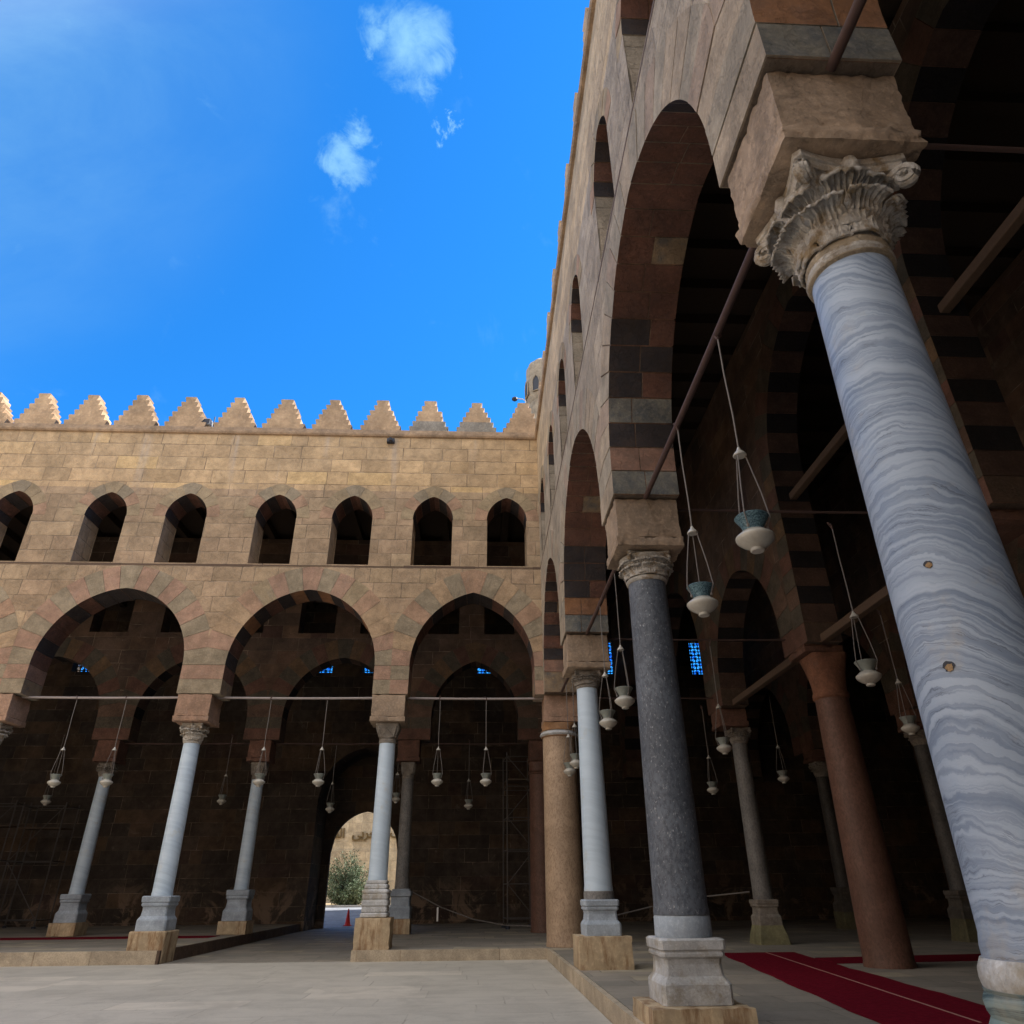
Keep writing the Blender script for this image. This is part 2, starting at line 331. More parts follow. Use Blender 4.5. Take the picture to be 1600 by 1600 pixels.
M_HALL = floor_mat('hall_flagstones', [(.24, .22, .185), (.28, .25, .21), (.33, .29, .235)], 1.2, .7, (.15, .13, .10), patch=(.44, .38, .27))
M_STEP = masonry('step_stone', [(0, (.40, .335, .25)), (1, (.46, .385, .285))], h=2.0, w=1.9, mortar=(.16, .12, .08), off=.9, bump=.5)
M_DSTEP = stone('dark_step_side', (.13, .085, .06), (.09, .06, .045))
M_ROAD = stone('asphalt', (.16, .17, .19), (.13, .14, .16), scale=1, bump=.2)
M_SAND = stone('sandy_ground', (.40, .31, .19), (.32, .25, .16), scale=.4, bump=.4)
M_KERB = stone('kerb_stone', (.45, .42, .38))
M_CONE = plain('orange_red_plastic', (.62, .025, .02), .45, var=.1)
M_WHITE = plain('white_band', (.75, .73, .7), .5, var=.1)
M_TUBE = plain('scaffold_tube', (.10, .09, .085), .5, metal=.3)
M_BOARD = plain('scaffold_board', (.12, .085, .06), .9)
M_LETTER = plain('bronze_letters', (.15, .095, .035), .5, metal=.2)
M_GREYM = plain('grey_metal', (.42, .43, .43), .5)
M_BLACKM = plain('black_metal', (.03, .035, .05), .5)

# ------------------------------------------------------------------ mesh building
class MB:
    def __init__(s): s.v = []; s.f = []; s.m = []; s.mats = []
    def mi(s, mat):
        if mat not in s.mats: s.mats.append(mat)
        return s.mats.index(mat)
    def face(s, pts, mat):
        i = len(s.v); s.v += [tuple(p) for p in pts]; s.f.append(tuple(range(i, i+len(pts)))); s.m.append(s.mi(mat))
    def poly(s, verts, faces, mat):
        i = len(s.v); s.v += [tuple(p) for p in verts]; k = s.mi(mat)
        for f in faces: s.f.append(tuple(i+a for a in f)); s.m.append(k)
    def box(s, a, b, mat, bev=0):
        (x0, y0, z0), (x1, y1, z1) = a, b
        V = [(x, y, z) for z in (z0, z1) for y in (y0, y1) for x in (x0, x1)]
        s.poly(V, [(0, 2, 3, 1), (4, 5, 7, 6), (0, 1, 5, 4), (2, 6, 7, 3), (0, 4, 6, 2), (1, 3, 7, 5)], mat)
    def lathe(s, prof, mat, c=(0, 0), n=32, rot=0, sq=False):
        V = []; Fs = []
        for r, z in prof:
            for k in range(n):
                a = rot+2*math.pi*k/n
                V.append((c[0]+r*math.cos(a), c[1]+r*math.sin(a), z))
        for i in range(len(prof)-1):
            for k in range(n):
                k2 = (k+1) % n; Fs.append((i*n+k, i*n+k2, (i+1)*n+k2, (i+1)*n+k))
        Fs.append(tuple(range(n-1, -1, -1))); q = (len(prof)-1)*n; Fs.append(tuple(range(q, q+n)))
        s.poly(V, Fs, mat)
    def sqlathe(s, prof, mat, c=(0, 0), bev=.03):
        """stack of square sections with softened corners; prof = (half width, z)"""
        V = []; Fs = []; n = 8
        for h, z in prof:
            b_ = min(bev, h*.3)
            for sx, sy, o in ((1, -1, 0), (1, 1, 1), (-1, 1, 0), (-1, -1, 1)):
                p = [(h*sx, (h-b_)*sy), ((h-b_)*sx, h*sy)]
                if sx*sy < 0: p = p[::-1]
                V += [(c[0]+a, c[1]+b2, z) for a, b2 in p]
        for i in range(len(prof)-1):
            for k in range(n):
                k2 = (k+1) % n; Fs.append((i*n+k, i*n+k2, (i+1)*n+k2, (i+1)*n+k))
        Fs.append(tuple(range(n-1, -1, -1))); q = (len(prof)-1)*n; Fs.append(tuple(range(q, q+n)))
        s.poly(V, Fs, mat)
    def tube(s, pts, r, mat, n=8, r2=None):
        pts = [Vector(p) for p in pts]; V = []; Fs = []; k0 = len(pts)
        ref = Vector((0, 0, 1))
        for i, p in enumerate(pts):
            d = (pts[min(i+1, k0-1)]-pts[max(i-1, 0)]).normalized()
            a = d.cross(ref if abs(d.z) < .9 else Vector((1, 0, 0))).normalized(); b_ = d.cross(a)
            rr = r if r2 is None else r+(r2-r)*i/(k0-1)
            for k in range(n):
                t_ = 2*math.pi*k/n; V.append(p+a*rr*math.cos(t_)+b_*rr*math.sin(t_))
        for i in range(k0-1):
            for k in range(n):
                k2 = (k+1) % n; Fs.append((i*n+k, i*n+k2, (i+1)*n+k2, (i+1)*n+k))
        Fs.append(tuple(range(n-1, -1, -1))); q = (k0-1)*n; Fs.append(tuple(range(q, q+n)))
        s.poly(V, Fs, mat)
    def prism(s, poly, T, d0, d1, face_mat, side_mat=None, sides=None):
        """poly in (u, z); T maps (u, depth, z) to the world; sides: per-edge material"""
        n = len(poly)
        A = [T(u, d0, z) for u, z in poly]; B = [T(u, d1, z) for u, z in poly]
        s.face(A[::-1], face_mat); s.face(B, face_mat)
        for i in range(n):
            j = (i+1) % n
            s.face([A[i], A[j], B[j], B[i]], (sides[i] if sides else None) or side_mat or face_mat)
    def build(s, name, parent=None, smooth=False, bevel=0, loc=None, fix=True):
        me = bpy.data.meshes.new(name); me.from_pydata(s.v, [], s.f)
        for m in s.mats: me.materials.append(m)
        for p, k in zip(me.polygons, s.m): p.material_index = k
        if fix:
            bm = bmesh.new(); bm.from_mesh(me); bmesh.ops.remove_doubles(bm, verts=bm.verts, dist=1e-5)
            bmesh.ops.recalc_face_normals(bm, faces=bm.faces); bm.to_mesh(me); bm.free()
        if smooth:
            me.polygons.foreach_set('use_smooth', [True]*len(me.polygons)); me.set_sharp_from_angle(angle=R(38))
        me.update()
        o = bpy.data.objects.new(name, me); COL.objects.link(o)
        if parent: o.parent = parent
        if loc: o.location = loc
        if bevel:
            b_ = o.modifiers.new('bevel', 'BEVEL'); b_.width = bevel; b_.segments = 2; b_.limit_method = 'ANGLE'
        return o
def tag(o, label, cat, group=None, kind=None):
    if label: o['label'] = label
    if cat: o['category'] = cat
    if group: o['group'] = group
    if kind: o['kind'] = kind
    return o
def thing(name, label, cat, loc=(0, 0, 0), group=None, rz=0):
    o = bpy.data.objects.new(name, None); COL.objects.link(o); o.location = loc; o.rotation_euler.z = rz
    o.empty_display_size = .3
    return tag(o, label, cat, group)
def struct(o): o['kind'] = 'structure'; return o
def copy_tree(o, parent=None):
    c = o.copy(); COL.objects.link(c)
    if parent: c.parent = parent
    for ch in list(o.children): copy_tree(ch, c)
    return c
def rel(T, org): return T

# ------------------------------------------------------------------ ground and floors
m = MB()
for y0, y1, z0, z1 in ((-400, 19.2, -.06, -.06), (19.2, 60, -.06, 1.12), (60, 500, 1.12, 4.0)):
    m.face([(-500, y0, z0), (500, y0, z0), (500, y1, z1), (-500, y1, z1)], M_SAND)
struct(m.build('ground'))
m = MB(); m.box((-28, -38, -.05), (-.14, .15, 0), M_COURT); struct(m.build('courtyard_floor'))
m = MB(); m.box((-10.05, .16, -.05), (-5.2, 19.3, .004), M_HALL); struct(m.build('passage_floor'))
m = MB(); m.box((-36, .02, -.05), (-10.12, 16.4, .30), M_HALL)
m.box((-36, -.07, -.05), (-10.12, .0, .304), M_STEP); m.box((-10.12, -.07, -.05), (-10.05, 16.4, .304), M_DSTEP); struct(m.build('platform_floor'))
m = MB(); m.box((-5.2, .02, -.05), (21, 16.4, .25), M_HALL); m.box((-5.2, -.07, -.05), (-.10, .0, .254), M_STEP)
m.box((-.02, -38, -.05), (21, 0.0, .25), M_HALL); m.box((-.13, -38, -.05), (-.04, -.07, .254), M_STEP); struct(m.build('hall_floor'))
# road outside the gate
def gz(y): return -.06+1.18*(y-19.2)/40.8 if y > 19.2 else -.06
m = MB(); m.box((-60, 19.3, -.0), (60, 19.4, .02), M_KERB)
m.face([(-60, 19.4, gz(19.4)+.03), (60, 19.4, gz(19.4)+.03), (60, 39.5, gz(39.5)+.02), (-60, 39.5, gz(39.5)+.02)], M_ROAD)
struct(m.build('road'))
m = MB(); m.box((-60, 39.5, gz(39.5)-.1), (60, 39.8, gz(39.5)+.16), M_KERB); struct(m.build('kerb'))

# ------------------------------------------------------------------ arcades
def arcade(name, label, T, bays, top, th, W_wall, soff, face_seq, windows, narc=None, fmort=None, org_z=6.88, span=None, ring=.80, dark=False, rect=None, gap=.012):
    """bays: (centre, half opening, left limit, right limit, spring, rise, c); windows: (centre, half, sill, spring, rise, c)"""
    root = thing(name, label, 'wall')
    u0, u1 = span
    def outer(b, u, t):
        c_, hw, l, r_, sp, ri, c = b; RR = hw+c+t; q = RR*RR-(abs(u-c_)+c)**2
        return sp+math.sqrt(q) if q > 0 else None
    bp = {round(u0, 4), round(u1, 4)}; N = 40
    wt = .42
    def wouter(wd, u, t):
        c_, hw, si, sp, ri, c = wd; RR = hw+c+t
        if ri == 0: return sp+t*.0 if abs(u-c_) <= hw else None
        q = RR*RR-(abs(u-c_)+c)**2
        return sp+math.sqrt(q) if q >= -1e-9 and abs(u-c_) <= hw+t-1e-4 else None
    for b in bays:
        for k in range(N+1): bp.add(round(b[2]+(b[3]-b[2])*k/N, 4))
        for sgn in (-1, 1):
            e = b[0]+sgn*(b[1]+ring-.03)
            if b[2] < e < b[3]: bp.add(round(e, 4))
    for wd in windows:
        ww = wd[1]+(wt-.03 if wd[4] else 0)
        for k in range(17): bp.add(round(wd[0]-ww+2*ww*k/16, 4))
    us = sorted(u for u in bp if u0-1e-6 <= u <= u1+1e-6)
    m = MB()
    def spans(ua, ub):
        """solid pieces over [ua, ub] as ((z at ua, z at ub) low, high)"""
        mid = (ua+ub)/2; lo = (org_z, org_z); 
        for b in bays:
            if b[2]-1e-6 <= mid <= b[3]+1e-6:
                a, c = outer(b, ua, ring-.03), outer(b, ub, ring-.03)
                if outer(b, mid, ring-.03) is not None: lo = (a or org_z, c or org_z)
        cuts = []
        for wd in windows:
            t = wt-.03 if wd[4] else 0
            if abs(mid-wd[0]) < wd[1]+t-1e-6:
                e = wd[1]+t
                a = wouter(wd, min(max(ua, wd[0]-e+2e-4), wd[0]+e-2e-4), t); c = wouter(wd, min(max(ub, wd[0]-e+2e-4), wd[0]+e-2e-4), t)
                if abs(mid-wd[0]) < wd[1]: cuts.append(((wd[2], wd[2]), (a, c)))
                else: cuts.append(((wd[3], wd[3]), (a, c)))
        out = []; cur = lo
        for (l_, h_) in sorted(cuts, key=lambda q: q[0][0]):
            out.append((cur, l_)); cur = h_
        out.append((cur, (top, top))); return out
    for a, b_ in zip(us[:-1], us[1:]):
        if b_-a < 1e-4: continue
        for (l0, l1), (h0, h1) in spans(a, b_):
            for d in (0, th): m.face([T(a, d, l0), T(b_, d, l1), T(b_, d, h1), T(a, d, h0)], W_wall)
            m.face([T(a, 0, l0), T(b_, 0, l1), T(b_, th, l1), T(a, th, l0)], W_wall)
            m.face([T(a, 0, h0), T(b_, 0, h1), T(b_, th, h1), T(a, th, h0)], W_wall)
    for u in (u0, u1): m.face([T(u, 0, org_z), T(u, th, org_z), T(u, th, top), T(u, 0, top)], W_wall)
    # window jambs
    for wd in windows:
        for sg in (-1, 1):
            u = wd[0]+sg*wd[1]; m.face([T(u, 0, wd[2]), T(u, th, wd[2]), T(u, th, wd[3]), T(u, 0, wd[3])], W_wall)
            if wd[4]:
                u2_ = wd[0]+sg*(wd[1]+wt-.03); m.face([T(u, 0, wd[3]), T(u2_, 0, wd[3]), T(u2_, th, wd[3]), T(u, th, wd[3])], W_wall)
    m.build('wall', root, fix=False)
    split = narc is not None
    # voussoirs
    def ringpieces(cx, hw, l, r_, sp, ri, c, t, base, nst, narc, fm, sm, parent, nm, proud=.004, key=True, mort=None, jit=True):
        RR = hw+c; thm = math.acos(max(-1, min(1, c/RR))); tho = math.acos(min(1, c/(RR+t)))
        P = MB(); C = MB(); Lm = {-1: cx-l, 1: r_-cx}
        def two(Q, pl, d0, d1, f_, pre, s_, k_, post):
            if not split: Q.prism(pl, T, d0, d1, f_, sides=pre+[s_]*k_+post); return
            mm_ = d0+(d1-d0)*random.uniform(.36, .64); alt = s_
            if random.random() < .3: alt = S[random.choice(['black', 'rb', 'rb', 'tan'])] if s_ in (S['black'], S['rb']) else s_
            Q.prism(pl, T, d0, mm_-.008, f_, sides=pre+[s_]*k_+post); Q.prism(pl, T, mm_+.008, d1, f_, sides=pre+[alt]*k_+post)
        for sg in (-1, 1):
            lim = Lm[sg]; idx = 0
            for k in range(nst):
                z0 = base+(sp-base)*k/nst; z1 = base+(sp-base)*(k+1)/nst
                x1 = min(hw+t, lim)
                for Q, gp, ins, pr in ((P, gap/2, 0, proud), (C, 0, .02, -.012)):
                    pl = [(cx+sg*(hw+ins), z0+gp), (cx+sg*x1, z0+gp), (cx+sg*x1, z1-gp), (cx+sg*(hw+ins), z1-gp)]
                    if Q is P:
                        j_ = random.uniform(-.004, .006) if jit else 0
                        two(Q, pl, -pr-j_, th+pr, fm(idx), [None, None, None], sm(idx), 1, [])
                    else: Q.prism(pl, T, -pr, th+pr, mort or M_MORT, sides=[None, None, None, M_SMORT])
                idx += 1
            last = thm*(1-.5/(narc+.5)) if key else thm
            for k in range(narc):
                a0 = last*k/narc; a1 = last*(k+1)/narc
                for Q, ga, ins, pr in ((P, gap/2/RR, 0, proud), (C, 0, .02, -.012)):
                    n = 4; inn = []; out = []
                    for i in range(n+1):
                        a = a0+ga+(a1-a0-2*ga)*i/n
                        r0 = RR+ins; r1 = RR+t
                        if -c+r1*math.cos(a) > lim: r1 = (lim+c)/math.cos(a)
                        inn.append((cx+sg*(-c+r0*math.cos(a)), sp+r0*math.sin(a))); out.append((cx+sg*(-c+r1*math.cos(a)), sp+r1*math.sin(a)))
                    pl = inn+out[::-1]
                    sd_ = [sm(idx) if Q is P else M_SMORT]*n+[None]*(len(pl)-n)
                    j_ = random.uniform(-.004, .006) if (jit and Q is P) else 0
                    if Q is P: two(Q, pl, -pr-j_, th+pr, fm(idx), [], sm(idx), n, [None]*(len(pl)-n))
                    else: Q.prism(pl, T, -pr-j_, th+pr, mort or M_MORT, sides=sd_)
                idx += 1
        if key:
            for Q, ga, ins, pr in ((P, gap/2/RR, 0, proud), (C, 0, .02, -.012)):
                a0 = last+ga; n = 3; L_ = []; 
                inn = [(-c+(RR+ins)*math.cos(a0+(thm-a0)*i/n), sp+(RR+ins)*math.sin(a0+(thm-a0)*i/n)) for i in range(n+1)]
                out = [(-c+(RR+t)*math.cos(a0+(tho-a0)*i/n), sp+(RR+t)*math.sin(a0+(tho-a0)*i/n)) for i in range(n+1)]
                inn[-1] = (0, inn[-1][1]); out[-1] = (0, out[-1][1])
                pl = [(cx-x, z) for x, z in inn]+[(cx+x, z) for x, z in inn[::-1][1:]]+[(cx+x, z) for x, z in out]+[(cx-x, z) for x, z in out[::-1][1:]]
                sd_ = [sm(idx) if Q is P else M_SMORT]*(2*n)+[None]*(len(pl)-2*n)
                Q.prism(pl, T, -pr, th+pr, fm(idx) if Q is P else (mort or M_MORT), sides=sd_)
        o = P.build(nm, parent, fix=False); c_o = C.build('mortar', o, fix=False)
        return o
    for bi, b in enumerate(bays):
        c_, hw, l, r_, sp, ri, c = b
        seq = face_seq[bi % len(face_seq)]; sf = soff[bi % len(soff)]
        nst = max(1, round((sp-org_z)/.47)); 
        ringpieces(c_, hw, l, r_, sp, ri, c, ring, org_z, nst, narc or (8 if hw > 2.1 else 7), lambda i: (FD if dark else FG if split else F)[seq[i % len(seq)]], lambda i: (SD if dark else S)[sf[min(i, len(sf)-1)]], root, 'arch_ring', mort=M_MORTD if dark else fmort)
    for wi, wd in enumerate(windows):
        if wd[4]:
            sq = ['ygrey', 'pink', 'grey', 'ygrey'] if wi % 2 else ['pink', 'ygrey', 'ygrey', 'grey']
            ringpieces(wd[0], wd[1], wd[0]-5, wd[0]+5, wd[3], wd[4], wd[5], wt, wd[3], 0, 3, lambda i: F[sq[i % 4]], lambda i: S['rb' if i % 2 else 'black'], root, 'window_arch')
    return root

TA = lambda u, d, z: (u, d, z)          # facade across the court, looking to -y
TB = lambda u, d, z: (d, u, z)          # right-hand facade, looking to -x
def bay(c, hw, l, r, sp=7.75, ri=2.47): return (c, hw, l, r, sp, ri, (ri*ri-hw*hw)/(2*hw))
def win(c, hw=.69, si=11.14, sp=12.85, ri=.90): return (c, hw, si, sp, ri, (ri*ri-hw*hw)/(2*hw) if ri else 0)
XA = [0, -4.72, -10.52, -16.32, -22.12, -27.92]
baysA = [bay(-2.22, 1.94, -4.72, -.004, 7.75, 2.44)]+[bay((XA[i]+XA[i+1])/2-.12*(i < 2)+(.08 if i == 1 else 0), 2.27, XA[i+1], XA[i], 7.75, 2.49) for i in (1, 2, 3, 4)]
baysA = [baysA[0]]+[bay(c, 2.27, l, r, 7.75, 2.49) for c, l, r in ((-7.5, -10.45, -4.72), (-13.32, -16.25, -10.45), (-19.15, -22.05, -16.25), (-25.0, -27.9, -22.05))]
winsA = [win(x) for x in (-1.12, -3.66, -6.41, -8.98, -12.0, -14.66, -17.75, -20.4, -23.6, -26.2)]
SEQ = [['red', 'grey', 'red', 'tan', 'grey', 'pink', 'grey', 'tan', 'grey', 'pink', 'grey'][::1],
       ['grey', 'red', 'grey', 'red', 'tan', 'tan', 'pink', 'ygrey', 'red', 'grey', 'red'],
       ['grey', 'red', 'grey', 'red', 'grey', 'red', 'grey', 'red', 'grey', 'red', 'grey']]
SOA = [['tan', 'pink', 'rb', 'black', 'rb', 'rb', 'black', 'rb', 'black', 'black', 'black'], ['tan', 'rb', 'black', 'rb', 'black', 'orange', 'black', 'rb', 'black', 'orange', 'black']]
TOPZ = 16.25
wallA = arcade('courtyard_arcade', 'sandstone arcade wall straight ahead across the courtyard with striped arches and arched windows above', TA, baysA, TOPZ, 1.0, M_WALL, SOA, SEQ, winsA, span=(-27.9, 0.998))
baysB = [bay(-2.57, 2.28, -5.4, -.004, 7.5, 2.70), bay(-8.65, 2.70, -11.9, -5.4, 7.3, 2.92), bay(-15.1, 2.65, -18.3, -11.9, 7.3, 2.92), bay(-21.5, 2.65, -24.7, -18.3, 7.3, 2.92), bay(-27.9, 2.65, -31.1, -24.7, 7.3, 2.92)]
winsB = [win(y) for y in (-1.35, -4.38, -7.3, -10.1, -13.7, -16.5, -20.1, -22.9, -26.5, -29.3)]
SOB = [['tan', 'pink', 'black', 'rb', 'black', 'rb', 'black', 'rb', 'black', 'rb', 'rb'],
       ['slate', 'orange', 'black', 'black', 'black', 'rb', 'rb', 'rb', 'rb', 'rb', 'rb'],
       ['slate', 'pink', 'black', 'slate', 'black', 'black', 'black', 'rb', 'rb', 'rb', 'rb'],
       ['slate', 'orange', 'black', 'rb', 'black', 'rb', 'black', 'rb', 'rb', 'rb', 'rb']]
SEQB = [['tan', 'ygrey', 'tan', 'pink', 'ygrey', 'tan', 'tan', 'ygrey', 'pink', 'ygrey', 'ygrey']]
wallB = arcade('courtyard_arcade', 'tall sandstone arcade wall rising steeply on the right with arches seen edge on', TB, baysB, TOPZ, 1.0, M_WALLB, SOB, SEQB, winsB, span=(-31.1, -.003), narc=10, fmort=M_BMORT, gap=.02)

def cornice_merlons(root, T, u0, u1, first, step_, n, sgn, greys=()):
    m = MB()
    pr = [(-.0, 16.20), (-.07, 16.22), (-.10, 16.28), (-.10, 16.34), (-.04, 16.37), (-.02, 16.52), (.62, 16.52), (.62, 16.20)]
    A = [T(u0, d, z) for d, z in pr]; B = [T(u1, d, z) for d, z in pr]
    m.face(A, M_CORN); m.face(B[::-1], M_CORN)
    for i in range(len(pr)): j = (i+1) % len(pr); m.face([A[i], A[j], B[j], B[i]], M_CORN)
    m.build('cornice', root)
    for k in range(n):
        c = first+sgn*step_*k; m = MB(); j = random.uniform(-.02, .02); zb = 16.52; H = 1.36; st = 6
        pts = []
        for i in range(st):
            w0 = .76-(.76-.22)*i/(st-1)+random.uniform(-.03, .02); z0 = zb+H*i/st; z1 = zb+H*(i+1)/st
            pts += [(w0-.055, z0), (w0, z1-.03), (w0-.03, z1)]
        for seg, mt in ((0, 2), (1, 6)),:
            pass
        H2 = random.uniform(-.05, .03); pts = [(x, z+(H2 if z > zb+H-.25 else 0)) for x, z in pts]; rs_ = [random.uniform(-.03, .015) for _ in pts]
        lowq = [(c+j-x, z) for x, z in pts[:6]]+[(c+j+x+rs_[q], z) for q, (x, z) in list(enumerate(pts[:6]))[::-1]]
        hiq = [(c+j-x, z) for x, z in pts[6:]]+[(c+j+x+rs_[q+6], z) for q, (x, z) in list(enumerate(pts[6:]))[::-1]]
        lo_ = max(min(u0, u1), -99)
        mm = M_MERG if k in greys else M_MER
        clip = lambda q: [(min(u, max(u0, u1)-.002), z) for u, z in q] if max(u for u, z in q) > max(u0, u1) else q
        m.prism(clip(lowq), T, .02, .50, mm); m.prism(clip(hiq), T, .024, .496, M_MER)
        m.build('merlon', root)
for r_, T, a, b in ((wallA, TA, -27.9, .0), (wallB, TB, -31.1, -.003)):
    m = MB(); rnd = random.Random(5); u = a
    while u < b-.01:
        v = min(b, u+rnd.uniform(.8, 2.2)); z = 11.075+rnd.uniform(-.006, .006); h_ = rnd.uniform(.022, .042)
        P8 = [T(x, d, zz) for zz in (z-h_, z+h_) for d in (-.004-rnd.uniform(0, .003), .1) for x in (u, v)]
        m.poly(P8, [(0, 2, 3, 1), (4, 5, 7, 6), (0, 1, 5, 4), (2, 6, 7, 3), (0, 4, 6, 2), (1, 3, 7, 5)], M_DARKT); u = v
    m.build('gap_strip', r_)  # dark strip standing in for the shaded gap along the sills
cornice_merlons(wallA, TA, -27.9, .0, -.46, 1.765, 15, -1, greys=(1, 2))
cornice_merlons(wallB, TB, -31.1, .0, -1.1, 1.765, 17, -1)
# spout and small fittings on the facade
m = MB(); m.box((-5.45, -.16, 15.93), (-5.18, .02, 16.08), M_BLACKM); m.tube([(-5.32, -.0, 16.0), (-5.30, -.32, 15.95)], .06, M_BLACKM); m.build('drain_spout', wallA)
fl = thing('floodlight', 'small grey floodlight between two merlons on top of the far wall', 'floodlight', (-12.12, .3, 16.52))
m = MB(); m.box((-.16, -.22, .18), (.16, .1, .44), M_GREYM); m.build('housing', fl, bevel=.02)
m = MB(); m.box((-.13, -.232, .21), (.13, -.221, .41), M_BLACKM); m.build('glass', fl)
m = MB(); m.tube([(0, 0, 0), (0, 0, .2)], .03, M_BLACKM); m.tube([(.2, 0, 0), (.2, 0, .66)], .02, M_BLACKM); m.build('bracket', fl)
lm = thing('roof_lamp', 'small dark lamp on a thin arm above the corner merlon', 'lamp', (-.36, .3, 17.86))
m = MB(); m.tube([(0, 0, -.0), (0, 0, .35), (-.12, -.02, .42), (-.32, -.05, .42)], .022, M_GREYM); m.build('arm', lm)
m = MB(); m.lathe([(.04, .30), (.11, .36), (.11, .42), (.05, .48)], M_BLACKM, c=(-.42, -.05), n=12); m.build('lamp_head', lm, smooth=True)

# inner arcades
INSOFF = [['tan', 'rb', 'black', 'rb', 'black', 'rb', 'black', 'rb', 'black', 'rb', 'black', 'rb', 'black', 'rb', 'black', 'rb', 'black', 'rb', 'black']]
INSEQ = [['red', 'grey', 'pink', 'grey', 'red', 'grey', 'tan', 'grey', 'red', 'tan', 'grey', 'red', 'grey']]
Y2 = 7.4
TA2 = lambda u, d, z: (u, Y2+d, z)
rects = [(-18.2+.75, .78), (-14.55, .78), (-11.9, .78), (-8.88, .76), (-6.35, .7), (-3.57, .69), (-1.15, .66), (-20.6, .7)]
bays2 = [bay(-2.15, 1.75, -4.72, .45, 7.75, 2.3)]+[bay((a+b)/2, 2.2, a, b, 7.75, 2.42) for a, b in ((-10.5, -4.72), (-16.3, -10.5), (-22.1, -16.3))]
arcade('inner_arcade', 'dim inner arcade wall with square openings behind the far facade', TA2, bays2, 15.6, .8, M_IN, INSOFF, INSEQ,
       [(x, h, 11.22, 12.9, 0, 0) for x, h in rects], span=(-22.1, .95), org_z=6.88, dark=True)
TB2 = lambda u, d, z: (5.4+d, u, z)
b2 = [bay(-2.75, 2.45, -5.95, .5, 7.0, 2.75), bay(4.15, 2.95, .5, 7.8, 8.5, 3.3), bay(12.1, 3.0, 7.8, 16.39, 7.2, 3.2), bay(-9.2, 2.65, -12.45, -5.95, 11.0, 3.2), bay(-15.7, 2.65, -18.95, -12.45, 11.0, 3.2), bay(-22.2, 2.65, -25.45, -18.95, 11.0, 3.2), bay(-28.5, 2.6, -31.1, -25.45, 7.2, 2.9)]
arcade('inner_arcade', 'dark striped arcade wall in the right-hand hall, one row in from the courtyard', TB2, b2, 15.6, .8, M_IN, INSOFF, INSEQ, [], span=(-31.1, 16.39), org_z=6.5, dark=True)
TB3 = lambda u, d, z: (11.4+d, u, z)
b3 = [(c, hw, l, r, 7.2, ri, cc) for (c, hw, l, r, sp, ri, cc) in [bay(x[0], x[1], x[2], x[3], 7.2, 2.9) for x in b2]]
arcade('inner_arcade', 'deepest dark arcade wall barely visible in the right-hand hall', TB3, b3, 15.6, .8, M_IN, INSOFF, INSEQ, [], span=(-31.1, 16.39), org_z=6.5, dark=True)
for (x0, y0, x1, y1) in ((1.0, .02, 17.8, .98),):
    pass

